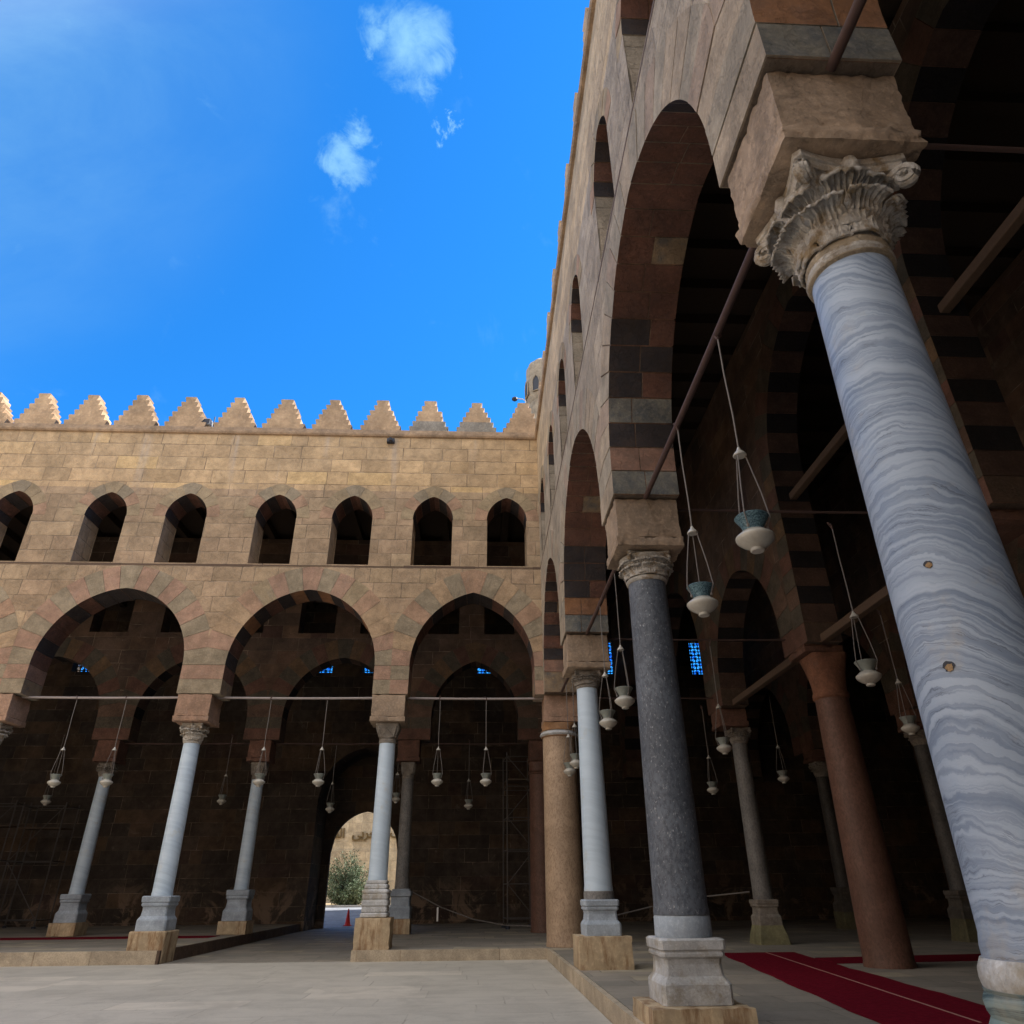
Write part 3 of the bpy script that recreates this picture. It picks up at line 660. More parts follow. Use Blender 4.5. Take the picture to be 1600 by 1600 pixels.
# rear wall with gate passage and window grilles
def rear_wall():
    root = thing('rear_wall', 'dim rear stone wall of the far hall pierced by the pointed gateway', 'wall')
    m = MB(); gx, hw, sp, ri = -7.75, 2.15, 5.6, 2.5; c = (ri*ri-hw*hw)/(2*hw)
    Y0, Y1 = 16.4, 17.2
    wins = [(-1.35, .75, 12.0, 13.7), (-7.75-.0, .0, 0, 0), (-10.35, .45, 12.0, 13.7), (-7.6, .7, 12.0, 13.7), (-22.9, .7, 12.0, 13.9), (-15.5, .7, 12.0, 13.9), (4.85, .62, 12.0, 14.0), (10.35, .62, 12.0, 14.0), (16.4, .62, 12.0, 14.0)]
    wins = sorted(w_ for w_ in wins if w_[1] > 0)
    us = {-34, 21, gx-hw, gx+hw}
    for k in range(25): us.add(round(gx-hw+2*hw*k/24, 4))
    for w_ in wins: us |= {w_[0]-w_[1], w_[0]+w_[1]}
    us = sorted(us)
    def hi(u):
        q = (hw+c)**2-(abs(u-gx)+c)**2; return sp+math.sqrt(max(q, 0))
    for a, b in zip(us[:-1], us[1:]):
        mid = (a+b)/2; lo = (0, 0)
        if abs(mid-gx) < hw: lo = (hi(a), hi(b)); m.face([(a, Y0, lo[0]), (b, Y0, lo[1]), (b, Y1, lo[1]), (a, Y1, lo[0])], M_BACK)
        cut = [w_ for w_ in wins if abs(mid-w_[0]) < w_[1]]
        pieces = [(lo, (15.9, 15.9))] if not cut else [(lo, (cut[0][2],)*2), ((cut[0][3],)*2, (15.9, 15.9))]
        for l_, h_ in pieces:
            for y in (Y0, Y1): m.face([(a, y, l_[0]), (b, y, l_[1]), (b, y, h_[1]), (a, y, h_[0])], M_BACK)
        for w_ in cut:
            for z in w_[2:]: m.face([(a, Y0, z), (b, Y0, z), (b, Y1, z), (a, Y1, z)], M_BACK)
    for w_ in wins:
        for u in (w_[0]-w_[1], w_[0]+w_[1]): m.face([(u, Y0, w_[2]), (u, Y1, w_[2]), (u, Y1, w_[3]), (u, Y0, w_[3])], M_BACK)
    # passage: reveals, vault, and outer wall with the smaller arch
    for u in (gx-hw, gx+hw): m.face([(u, Y0, 0), (u, 19.0, 0), (u, 19.0, sp), (u, Y0, sp)], M_BACK)
    n = 24
    for k in range(n):
        a = gx-hw+2*hw*k/n; b = gx-hw+2*hw*(k+1)/n
        m.face([(a, Y1, hi(a)), (b, Y1, hi(b)), (b, 19.0, hi(b)), (a, 19.0, hi(a))], M_BACK)
    m.face([(-34, Y0, 15.9), (21, Y0, 15.9), (21, Y1, 15.9), (-34, Y1, 15.9)], M_BACK)
    m.build('wall', root, fix=False)
    # outer gate wall
    m = MB(); ox, oh, osp, ori = -7.79, 1.72, 3.35, 1.97; oc = (ori**2-oh**2)/(2*oh)
    ohi = lambda u: osp+math.sqrt(max((oh+oc)**2-(abs(u-ox)+oc)**2, 0))
    us = [gx-hw-1.2]+[ox-oh+2*oh*k/24 for k in range(25)]+[gx+hw+1.2]
    for a, b in zip(us[:-1], us[1:]):
        ins = abs((a+b)/2-ox) < oh; l0, l1 = (ohi(a), ohi(b)) if ins else (0, 0)
        for y in (19.0, 19.25): m.face([(a, y, l0), (b, y, l1), (b, y, 11), (a, y, 11)], M_BACK)
        if ins: m.face([(a, 19.0, l0), (b, 19.0, l1), (b, 19.25, l1), (a, 19.25, l0)], M_BACK)
    for u in (ox-oh, ox+oh): m.face([(u, 19., 0), (u, 19.25, 0), (u, 19.25, osp), (u, 19., osp)], M_BACK)
    for u in (gx-hw-1.2, gx+hw+1.2): m.face([(u, Y1, 0), (u, 19.25, 0), (u, 19.25, 11), (u, Y1, 11)], M_BACK)
    m.face([(gx-hw-1.2, Y1, 11), (gx+hw+1.2, Y1, 11), (gx+hw+1.2, 19.25, 11), (gx-hw-1.2, 19.25, 11)], M_BACK)
    m.build('gateway', root, fix=False)
    # stained glass grilles
    mg, t, b = new_mat('blue_stained_glass'); 
    pos = t.new('ShaderNodeNewGeometry').outputs['Position']
    vo = t.new('ShaderNodeTexVoronoi'); t.put(vo.inputs['Vector'], pos); vo.inputs['Scale'].default_value = 5.5; 
    colr = t.ramp(t.sep(vo.outputs['Color'])[0], [(0, (.25, .45, .95)), (.3, (.6, .9, 1.0)), (.6, (.9, 1.0, 1.0)), (1, (.8, .85, 1.0))], 'CONSTANT')
    tr = t.new('ShaderNodeBsdfTransparent'); t.put(tr.inputs[0], colr)
    out = [n_ for n_ in t.n if n_.type == 'OUTPUT_MATERIAL'][0]; t.l.new(tr.outputs[0], out.inputs[0])
    for w_ in wins:
        o = MB(); o.face([(w_[0]-w_[1], 16.92, w_[2]), (w_[0]+w_[1], 16.92, w_[2]), (w_[0]+w_[1], 16.92, w_[3]), (w_[0]-w_[1], 16.92, w_[3])], mg)
        p = o.build('window', root)
        # plaster lattice: a drilled-through pattern of rings
        q = MB(); st = .19; rr = .045
        nx = int(2*w_[1]/st); nz_ = int((w_[3]-w_[2])/st)
        for i in range(nx+1):
            x = w_[0]-w_[1]+i*2*w_[1]/nx; q.box((x-rr*.6, 16.84, w_[2]), (x+rr*.6, 16.90, w_[3]), M_BACK)
        for k in range(nz_+1):
            z = w_[2]+k*(w_[3]-w_[2])/nz_; q.box((w_[0]-w_[1], 16.842, z-rr*.6), (w_[0]+w_[1], 16.898, z+rr*.6), M_BACK)
        for i in range(nx):
            for k in range(nz_):
                x0 = w_[0]-w_[1]+i*2*w_[1]/nx; z0 = w_[2]+k*(w_[3]-w_[2])/nz_; dx = 2*w_[1]/nx; dz = (w_[3]-w_[2])/nz_
                if (i+k) % 2: q.tube([(x0, 16.87, z0), (x0+dx, 16.87, z0+dz)], .018, M_BACK, n=5)
                else: q.tube([(x0+dx, 16.87, z0), (x0, 16.87, z0+dz)], .018, M_BACK, n=5)
        q.build('grille', p, fix=False)
    return root
rear_wall()
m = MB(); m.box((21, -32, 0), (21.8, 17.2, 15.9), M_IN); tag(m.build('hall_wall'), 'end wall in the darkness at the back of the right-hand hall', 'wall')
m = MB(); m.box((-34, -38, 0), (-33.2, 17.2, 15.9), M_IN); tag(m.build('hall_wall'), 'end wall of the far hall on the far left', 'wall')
# roofs: timber ceiling of boards and beams
def roof(name, label, x0, y0, x1, y1, along):
    r_ = thing(name, label, 'roof'); m = MB(); m.box((x0, y0, 15.95), (x1, y1, 16.19), M_CEIL); m.build('deck', r_)
    m = MB(); a, b = (x0, x1) if along == 'x' else (y0, y1); k = a+.4
    while k < b-.4:
        if along == 'x': m.box((k, y0+.02, 15.62), (k+.28, y1-.02, 15.949), M_CEIL)
        else: m.box((x0+.02, k, 15.62), (x1-.02, k+.28, 15.949), M_CEIL)
        k += 1.3
    m.build('beams', r_)
roof('timber_ceiling', 'dark timber ceiling over the far hall', -34, 1.0, 1.0, 17.2, 'x')
roof('timber_ceiling', 'dark timber ceiling over the right-hand hall', 1.002, -32, 21.8, 17.2, 'y')
# the two sides of the courtyard behind the camera
def plain_side(name, label, x0, y0, x1, y1):
    r_ = MB(); r_.box((x0, y0, -.05), (x1, y1, 16.4), M_WALL); tag(r_.build(name), label, 'wall')
plain_side('courtyard_wall', 'sandstone wall closing the courtyard on the left', -28.9, -39, -27.93, -.004)
plain_side('courtyard_wall', 'sandstone wall closing the courtyard behind the viewer', -27.92, -39, 21.8, -38)
plain_side('hall_wall', 'south end wall of the right-hand hall', -.0, -33, 21.8, -31.9)

# ------------------------------------------------------------------ impost blocks
from mathutils import noise as mnoise
def eroded_box(m, a, b, mat, step_=.06, amp=.02, seed=0, edge=.03):
    """a dressed block with worn arrises: a fine box whose skin is pushed in by noise, more at its edges"""
    a = Vector(a); b = Vector(b); c = (a+b)/2; hs = (b-a)/2; n = [max(2, int(round((b[i]-a[i])/step_))) for i in range(3)]
    V = {}; L = []; Fs = []
    def vid(i, j, k):
        key = (i, j, k)
        if key not in V:
            p = Vector((a[0]+(b[0]-a[0])*i/n[0], a[1]+(b[1]-a[1])*j/n[1], a[2]+(b[2]-a[2])*k/n[2])); q = p-c
            near = sorted((hs[t]-abs(q[t]) for t in range(3))); e = max(0, 1-near[1]/.09)
            nz = mnoise.fractal((p+Vector((seed*7.1, 0, 0)))*5.5, .8, 2.0, 4); nz2 = mnoise.noise((p+Vector((seed*3.3, 5, 0)))*17)
            dsp = amp*(.5+nz*.6)+edge*e*max(0, .55+nz*.7+nz2*.6)
            nrm = Vector([(1 if q[t] > 0 else -1)*(1 if hs[t]-abs(q[t]) < 1e-5 else (e if hs[t]-abs(q[t]) < .09 else 0)) for t in range(3)])
            V[key] = len(L); L.append(p-nrm.normalized()*dsp if nrm.length else p)
        return V[key]
    for ax in range(3):
        u, v = [t for t in range(3) if t != ax]
        for side in (0, n[ax]):
            for i in range(n[u]):
                for j in range(n[v]):
                    q = []
                    for du, dv in ((0, 0), (1, 0), (1, 1), (0, 1)):
                        k = [0, 0, 0]; k[ax] = side; k[u] = i+du; k[v] = j+dv; q.append(vid(*k))
                    Fs.append(tuple(q))
    m.poly(L, Fs, mat)
def impost(x, y, parent, mat, top=6.86, hw=.50, lip=True, bot=6.06, hy=None, strap=None):
    hy = hy or hw
    m = MB(); near = abs(x-.505) < .003 and y < -10; st = .04 if near else .09
    eroded_box(m, (x-hw-.004, y-hy-.004, bot+.155), (x+hw+.004, y+hy+.004, top), mat, st, .005, x+y, .02)
    o = m.build('impost_block', parent, smooth=True)
    m = MB(); e = .035
    eroded_box(m, (x-hw-e, y-hy-e, bot), (x+hw+e, y+hy+e, bot+.165), mat, .03 if near else .08, .006, x-y+3, .035)
    l_ = m.build('bearing_slab', o, smooth=True)
    return o
for i, x in enumerate(XA[1:5]): impost(x+(.03 if i else 0), .5, wallA, M_IMPR if i else M_IMP)
impost(.5, .5, wallA, M_IMPR)
for y in (-5.4, -11.9, -18.3, -24.7): impost(.505, y, wallB, M_IMP, hw=.475, hy=.45)
for r_ in COL.objects:
    pass
inn = [o for o in COL.objects if o.name.startswith('inner_arcade')]
for x in (-4.72, -10.5, -16.3, .45, 5.8, 11.8): impost(x, Y2+.4, inn[0] if x < 1 else inn[1 if x < 7 else 2], M_IMPD, hw=.42)
for y in (.5, -5.95, -12.45, -18.95): impost(5.8, y, inn[1], M_IMPD, hw=.42, top=6.49, bot=5.95 if y > 0 else 6.3)
for y in (.5, -5.95, -12.45): impost(11.8, y, inn[2], M_IMPD, hw=.42, top=6.49, bot=5.9)

# ------------------------------------------------------------------ columns
def leaf_mesh(r0, z0, h, wid, curl, mat, seed, thick=.012, flare=1.0):
    """one acanthus leaf standing at angle 0 on radius r0: fluted, saw-edged, its tip rolling outwards"""
    rnd = random.Random(seed); m = MB(); U, Vn = 14, 14; V = []
    for j in range(Vn+1):
        v = j/Vn
        if v < .72: r = r0+.012+flare*.06*h*v*v; z = z0+h*v/.72*.88
        else:
            a = (v-.72)/.28*math.pi*.85
            r = r0+.012+flare*.06*h*.52+curl*(1-math.cos(a))*.5+curl*.15*math.sin(a); z = z0+h*.88+curl*.55*math.sin(a)
        for i in range(U+1):
            u = -1+2*i/U
            w_ = wid*(1-.10*v-.35*max(0, v-.8))*(1+.10*math.sin(v*30)*abs(u))
            ru = r+rnd.gauss(0, .007)*(.3+v)+.013*abs(math.sin(u*math.pi*3.5))*(0.35+v)-.02*(abs(u)**2)*(1 if v < .7 else -.2)
            zz = z-(.06*h*abs(u)**2 if v > .5 else 0)+(.02*(i % 2)*(v**3))+rnd.gauss(0, .012*h/.35)*v
            if j == Vn: zz -= .02*(i % 2)
            an = u*w_/r0; V.append((ru*math.cos(an), ru*math.sin(an), zz))
    Fs = [(j*(U+1)+i, j*(U+1)+i+1, (j+1)*(U+1)+i+1, (j+1)*(U+1)+i) for j in range(Vn) for i in range(U)]
    m.poly(V, Fs, mat); return m
def corinthian(root, r0, z0, z1, half, mat, seed=0, detail=True, rot=0):
    H = z1-z0; m = MB()
    m.lathe([(r0*1.0, z0), (r0*1.02, z0+H*.3), (r0*1.12, z0+H*.6), (r0*1.42, z0+H*.86)], mat, n=32)
    cap = m.build('capital', root, smooth=True)
    n = 8
    for tier, (zf, hf, cu, off, rr) in enumerate(((.0, .36, .155, 0, 1.03), (.10, .50, .17, math.pi/8, 1.06))):
        lm_ = leaf_mesh(r0*rr, z0+H*zf, H*hf, math.pi*r0*rr/n*1.02, cu*H*1.35, mat, seed+tier)
        first = None
        for k in range(n):
            if first is None:
                o = lm_.build('leaf', cap, smooth=True); first = o
                sm_ = o.modifiers.new('thick', 'SOLIDIFY'); sm_.thickness = .016
            else: o = first.copy(); COL.objects.link(o)
            o.rotation_euler.z = off+2*math.pi*k/n+random.uniform(-.03, .03)+rot
            o.scale = (1+random.uniform(-.03, .05),)*2+(1,); o.location.z = (z0+H*zf)*0
            if k: o.scale.z = 1.0; o.location.z = random.uniform(-.02, .012)
    # concave abacus
    m = MB(); pts = []
    for q in range(4):
        a = math.pi/4+q*math.pi/2
        cx, cy = half*math.cos(a)*1.414, half*math.sin(a)*1.414
        t1 = Vector((math.cos(a-math.pi/2), math.sin(a-math.pi/2)))
        c0 = Vector((cx, cy)); a2 = a+math.pi/2; c1 = Vector((half*math.cos(a2)*1.414, half*math.sin(a2)*1.414))
        d = (c1-c0).normalized(); nrm = Vector((-(c0+c1)/2)).normalized()
        for k in range(9):
            s_ = .07+.86*k/8; p = c0.lerp(c1, s_)+nrm*(.20*half*math.sin(math.pi*s_)); pts.append(p)
    th_ = H*.17; lays = [(.90, z1-th_), (.95, z1-th_*.75), (.95, z1-th_*.55), (1.0, z1-th_*.5), (1.0, z1-.002)]
    V = [(p.x*k, p.y*k, z) for k, z in lays for p in pts]; n_ = len(pts)
    Fs = [(i*n_+k, i*n_+(k+1) % n_, (i+1)*n_+(k+1) % n_, (i+1)*n_+k) for i in range(len(lays)-1) for k in range(n_)]+[tuple(range(n_-1, -1, -1)), tuple(range((len(lays)-1)*n_, len(lays)*n_))]
    m.poly(V, Fs, mat); m.build('abacus', cap)
    for q in range(4):     # volutes at the corners, rosettes between
        a = math.pi/4+q*math.pi/2; m = MB()
        dr = Vector((math.cos(a), math.sin(a), 0)); tn = Vector((-dr.y, dr.x, 0)); pts = []
        rc = half*1.18; zc = z1-th_-H*.12
        pts.append(dr*(r0*1.15)+Vector((0, 0, z0+H*.55)))
        pts.append(dr*(r0*1.3)+Vector((0, 0, z0+H*.72)))
        for k in range(20):
            t_ = k/19; an = math.pi*.75-t_*math.pi*2.6; rr = H*.115*(1-.72*t_); pts.append(dr*(rc+rr*math.cos(an))+Vector((0, 0, zc+rr*math.sin(an))))
        m.tube(pts, H*.075, mat, n=8, r2=H*.035)
        m.tube([p+tn*H*.05 for p in pts], H*.04, mat, n=6, r2=H*.02); m.tube([p-tn*H*.05 for p in pts], H*.04, mat, n=6, r2=H*.02)
        m.build('volute', cap, smooth=True)
        a = q*math.pi/2; m = MB(); dr = Vector((math.cos(a), math.sin(a), 0)); cc = dr*(half*.80)
        m.lathe([(.01, z1-th_*1.5), (H*.07, z1-th_*1.35), (H*.10, z1-th_*.8), (H*.075, z1-th_*.2), (.01, z1-.004)], mat, c=(cc.x, cc.y), n=10)
        m.build('rosette', cap, smooth=True)
    return cap
def small_cap(root, r0, z0, z1, half, mat, style, seed=0):
    H = z1-z0; m = MB()
    if style == 'basket':
        m.lathe([(r0*1.08, z0), (r0*1.08, z0+.06*H), (r0*.98, z0+.10*H), (r0*1.08, z0+.15*H), (r0*1.02, z0+.2*H)], mat, n=24)
        cap = m.build('capital', root, smooth=True)
        m = MB(); m.sqlathe([(r0*.96, z0+.2*H), (half*.93, z0+.80*H), (half*.93, z0+.83*H)], mat, bev=.06); m.build('bell', cap)
        # carved interlace standing proud on the four sloping faces
        m = MB()
        for q in range(4):
            a = q*math.pi/2; ca, sa = math.cos(a), math.sin(a)
            def P(u, v, o=.012):
                hw = r0*.96+(half*.93-r0*.96)*v; x = hw+o; y = u*hw*.9; return (x*ca-y*sa, x*sa+y*ca, z0+(.2+.6*v)*H)
            for s0 in (-1, 1):
                m.tube([P(s0*.95, .02), P(s0*.55, .25), P(s0*.2, .5), P(-s0*.1, .75), P(-s0*.5, .96)], .016, mat, n=5)
                m.tube([P(s0*.9, .96), P(s0*.75, .6), P(s0*.45, .55), P(s0*.35, .8), P(s0*.6, .88)], .014, mat, n=5)
                m.tube([P(s0*.9, .05), P(s0*.92, .95)], .018, mat, n=5)
            m.tube([P(-.9, .97), P(.9, .97)], .02, mat, n=5); m.tube([P(-.9, .04), P(.9, .04)], .018, mat, n=5)
        m.build('carving', cap, fix=False)
        m = MB(); m.sqlathe([(half*.95, z0+.83*H), (half, z0+.86*H), (half, z1-.003)], mat, bev=.03); m.build('abacus', cap)
    elif style == 'plain':
        m.lathe([(r0*1.06, z0), (r0*1.10, z0+.05*H), (r0*1.05, z0+.10*H)], mat, n=32)
        cap = m.build('capital', root, smooth=True)
        m = MB(); V = []; Fs = []; n = 32; L = 9
        for j in range(L+1):
            v = j/L; k = v**1.6
            for i in range(n):
                a = 2*math.pi*(i+.5)/n; sq = half/max(abs(math.cos(a)), abs(math.sin(a))); sq = min(sq, half*1.28)
                r = r0*(1.0+.04*v)*(1-k)+sq*k; V.append((r*math.cos(a), r*math.sin(a), z0+(.1+.9*v)*H-.003*(j == L)))
        for j in range(L):
            for i in range(n): Fs.append((j*n+i, j*n+(i+1) % n, (j+1)*n+(i+1) % n, (j+1)*n+i))
        Fs += [tuple(range(n-1, -1, -1)), tuple(range(L*n, L*n+n))]; m.poly(V, Fs, mat); m.build('bell', cap, smooth=True)
    return cap
def column(x, y, label, zf, plinth, base, shaft, capz, mats, group=None, capstyle='cor', rot=0, name='column', tilt=0, seed=0, capmat=None, half=.34):
    """plinth/base: lists of (half width, z) profiles; shaft: (z0, z1, r0, r1)"""
    r_ = thing(name, label, 'column', (x, y, 0), group)
    if plinth and len(plinth) <= 3 and mats[0] is M_PLIN:
        m = MB(); hmx = max(p[0] for p in plinth); eroded_box(m, (-hmx, -hmx, plinth[0][1]), (hmx, hmx, plinth[-1][1]), mats[0], .06, .008, x+y, .022); m.build('plinth', r_, smooth=True)
    elif plinth: m = MB(); m.sqlathe(plinth, mats[0], bev=.03); m.build('plinth', r_)
    if base: m = MB(); m.sqlathe(base, mats[1], bev=.035); m.build('base', r_)
    z0, z1, ra, rb = shaft; m = MB(); n = 12
    m.lathe([(ra*1.03, z0), (ra*1.03, z0+.05), (ra, z0+.10)]+[(ra+(rb-ra)*((k/n)**1.25), z0+.1+(z1-z0-.1)*k/n) for k in range(1, n+1)], mats[2], n=48)
    m.build('shaft', r_, smooth=True)
    c0, c1 = capz
    m = MB(); m.lathe([(rb*1.02, z1-.002), (rb*1.10, z1+.02), (rb*1.12, z1+.045), (rb*1.06, z1+.065), (rb*1.0, c0)], capmat or M_CAP, n=36); m.build('neck_ring', r_, smooth=True)
    if capstyle == 'cor': corinthian(r_, rb*1.0, c0, c1, half, capmat or M_CAP, seed, rot=rot)
    else: small_cap(r_, rb*1.02, c0, c1, half, capmat or M_CAP, capstyle, seed)
    return r_
def ped(z0, z1, h, kind=0):
    H = z1-z0
    if kind == 0:   # moulded pedestal: wide foot, waist, cap
        return [(h, z0), (h*1.0, z0+.30*H), (h*.97, z0+.34*H), (h*.86, z0+.42*H), (h*.82, z0+.60*H), (h*.84, z0+.68*H), (h*.92, z0+.72*H), (h*.93, z0+.76*H), (h*.90, z0+.80*H), (h*.96, z0+.83*H), (h*.97, z0+.97*H), (h*.90, z1)]
    if kind == 1:   # stack of rounded courses
        p = []
        for k, (a, b, w) in enumerate(((0, .13, .98), (.13, .28, .92), (.30, .46, .96), (.48, .64, .94), (.64, .74, .97), (.76, .88, .84), (.90, 1, .76))):
            p += [(h*w*.93, z0+a*H+.002), (h*w, z0+a*H+.02), (h*w, z0+b*H-.03), (h*w*.95, z0+b*H-.004)]
        return p
    return [(h, z0), (h, z0+.36*H), (h*.9, z0+.42*H), (h*.88, z0+.72*H), (h, z0+.76*H), (h, z0+.92*H), (h*.85, z0+.94*H), (h*.8, z1)]
gF = 'front columns of the arcade across the courtyard'; gR = 'rear columns of the dim inner arcade'
CT = 6.055
column(-4.72, .5, 'pale blue-white marble column with a carved basket capital on a tall tan plinth, left of the corner arch', 0, [(.47, 0), (.46, .96), (.44, .98)], ped(.98, 1.87, .37, 1), (1.87, 5.50, .262, .235), (5.57, CT), (M_PLIN, M_MBASE, M_MARBW), gF, 'basket', capmat=M_CAPG, half=.35)
column(-10.49, .5, 'pale marble column on a stained tan plinth with a step either side, second from the corner', 0, [(.46, 0), (.46, .20), (.48, .70), (.46, .73)], ped(.73, 1.54, .39, 0), (1.54, 5.50, .262, .23), (5.57, CT), (M_PLIN, M_MBASE2, M_MARBW2), gF, 'cor', half=.33)
column(-16.29, .5, 'marble column cut by the left edge of the photo', 0, [(.46, 0), (.48, .73)], ped(.73, 1.54, .39, 0), (1.54, 5.50, .262, .23), (5.57, CT), (M_PLIN, M_MBASE2, M_MARBW2), gF, 'cor', half=.33)
column(-4.72, Y2+.4, 'dark grey granite column on a pale blue base behind the front column by the corner arch', .25, [(.40, .25), (.39, .73)], ped(.73, 1.67, .38, 2), (1.67, 5.46, .25, .22), (5.53, CT), (M_PLIN, M_MBASE2, M_GRAN2), gR, 'basket', capmat=M_CAPG, half=.28)
column(-10.5, Y2+.4, 'blue-grey marble column on a white base beside the passage to the gateway', .3, [(.50, .3), (.44, .72)], ped(.72, 1.69, .42, 0), (1.69, 5.44, .25, .22), (5.51, CT), (M_PLIN, M_MBASE2, M_MARBW2), gR, 'basket', capmat=M_CAPG, half=.28)
column(-16.3, Y2+.4, 'grey marble column at the left in the dim inner row', .3, [(.47, .3), (.42, .72)], ped(.72, 1.6, .39, 0), (1.6, 5.55, .25, .22), (5.61, CT), (M_PLIN, M_MBASE2, M_MARBW2), gR, 'cor', capmat=M_CAPG, half=.28)
column(.45, Y2+.4, 'thick dark red granite column in the shade behind the corner column', .25, [], [], (.25, 5.6, .46, .41), (5.70, CT), (M_PLIN, M_MBASE, M_RGRAN), None, 'plain', capmat=M_RGRAN, half=.42)
column(.45, .5, 'thick brown granite column standing in the corner where the two arcades meet', .25, [], [], (.255, 5.66, .53, .485), (5.84, CT), (M_PLIN, M_MBASE, M_BGRAN), None, 'plain', capmat=stone('orange_brown_capital', (.36, .20, .10), (.28, .17, .10)), half=.50)
m = MB(); m.lathe([(.49, 5.66), (.54, 5.69), (.575, 5.74), (.54, 5.80), (.50, 5.84)], M_MBASE, c=(0, 0), n=40)
cc = [o for o in COL.objects if o.get('label', '').startswith('thick brown')][0]; m.build('collar', cc, smooth=True)
# right-hand facade
column(.5, -5.4, 'white veined marble column on a square tan plinth, right next to the corner column', 0, [(.52, 0), (.52, .78), (.50, .80)], ped(.80, 1.42, .36, 0), (1.57, 5.68, .285, .235), (5.75, CT), (M_PLIN, M_MBASE2, M_MARBW), None, 'cor', capmat=M_CAPG, half=.33)
d1 = [o for o in COL.objects if o.get('label', '').startswith('white veined')][0]
m = MB(); m.lathe([(.31, 1.42), (.31, 1.56), (.29, 1.572)], M_GRAN2, n=32); m.build('collar', d1, smooth=True)
column(.5, -11.9, 'dark speckled granite column on a weathered white marble pedestal', 0, [(.58, 0), (.575, .43), (.56, .45)], ped(.45, 1.09, .40, 0), (1.32, 5.62, .325, .275), (5.70, CT), (M_PLIN, M_MBASE, M_GRAN), None, 'cor', capmat=M_CAP, half=.34, seed=4)
d2 = [o for o in COL.objects if o.get('label', '').startswith('dark speckled')][0]
m = MB(); m.lathe([(.335, 1.09), (.34, 1.12), (.336, 1.30), (.325, 1.322)], M_MBASE2, n=40); m.build('collar', d2, smooth=True)
d3 = column(.5, -18.3, 'huge banded blue-grey marble column in the right foreground with a ruined leafy capital', 0, [(.60, 0), (.60, .45)], ped(.45, .86, .48, 0), (1.32, 5.24, .310, .256), (5.40, CT), (M_PLIN, M_MBASE, M_MARB), None, 'cor', capmat=M_CAP, half=.42, seed=9, rot=.1)
m = MB(); m.lathe([(.36, .86), (.375, .90), (.37, .95), (.345, .97), (.365, 1.0), (.37, 1.06), (.355, 1.09), (.345, 1.11), (.355, 1.13), (.36, 1.17), (.355, 1.185), (.345, 1.20), (.35, 1.215)], M_MARBG, n=48); m.build('base_rings', d3, smooth=True)
m = MB(); m.lathe([(.345, 1.215), (.352, 1.25), (.348, 1.29), (.33, 1.325)], M_MBASE, n=48); m.build('collar', d3, smooth=True)
m = MB(); m.lathe([(.258, 5.235), (.278, 5.25), (.282, 5.27), (.262, 5.285), (.260, 5.32), (.268, 5.345), (.276, 5.365), (.272, 5.385), (.26, 5.40)], stone('plaster_ring', (.36, .30, .22), (.30, .24, .17), scale=2), n=40); m.build('plaster_band', d3, smooth=True)
M_HOLE = stone('ochre_plug', (.36, .24, .13), (.28, .18, .09))
for z, da, rr_ in ((3.05, -.21, .020), (2.53, -.36, .026)):
    a = math.atan2(-21.713+18.3, -2.001-.5)+da; rs = .310-(.310-.256)*((z-1.42)/3.8)**1.25
    dr = Vector((math.cos(a), math.sin(a), 0)); tn = Vector((-dr.y, dr.x, 0)); c = dr*rs+Vector((0, 0, z)); hr = random.Random(int(z*100))
    def blob(r0, off, dz, mat, dx=0):
        m = MB(); pts = [c+dr*off+tn*(dx+r0*(1+hr.uniform(-.22, .25))*math.cos(q*math.pi/7))+Vector((0, 0, dz+r0*(1+hr.uniform(-.2, .2))*math.sin(q*math.pi/7))) for q in range(14)]
        bk = [p-dr*.03 for p in pts]; m.face(pts, mat); [m.face([pts[q], pts[(q+1) % 14], bk[(q+1) % 14], bk[q]], mat) for q in range(14)]; return m
    o_ = blob(rr_, .0025, 0, M_BLACKM).build('drill_hole', d3); blob(rr_*.72, .005, -rr_*.28, M_HOLE, rr_*.1).build('plug', o_)
# inside the hall
column(6.02, .5, 'grey granite column on a flared yellowish plinth in the right-hand hall', .25, [(.43, .25), (.40, .45), (.33, .70)], ped(.70, 1.32, .33, 0), (1.32, 5.5, .27, .23), (5.56, 5.94), (M_PLING, M_CAPG, M_GRAN2), None, 'cor', capmat=M_CAPG, half=.33)
column(5.9, -6.06, 'thick red-brown granite column beside the red carpet', .25, [], [], (.25, 5.3, .455, .35), (5.35, 6.28), (M_PLIN, M_MBASE, M_RGRAN), None, 'plain', capmat=stone('orange_red_capital', (.19, .085, .048), (.13, .06, .038)), half=.42)
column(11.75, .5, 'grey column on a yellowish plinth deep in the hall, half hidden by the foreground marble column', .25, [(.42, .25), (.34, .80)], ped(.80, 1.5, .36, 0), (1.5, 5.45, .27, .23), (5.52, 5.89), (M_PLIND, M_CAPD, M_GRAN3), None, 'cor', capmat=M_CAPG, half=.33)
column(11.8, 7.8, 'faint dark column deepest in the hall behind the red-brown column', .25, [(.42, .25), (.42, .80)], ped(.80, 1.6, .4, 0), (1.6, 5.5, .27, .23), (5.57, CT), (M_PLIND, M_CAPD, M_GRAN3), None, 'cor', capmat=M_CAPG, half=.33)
column(5.8, 7.8, 'dark column hidden behind the speckled granite column', .25, [(.42, .25), (.42, .80)], ped(.80, 1.6, .4, 0), (1.6, 5.5, .27, .23), (5.57, CT), (M_PLIND, M_CAPD, M_GRAN3), None, 'cor', capmat=M_CAPG, half=.33)

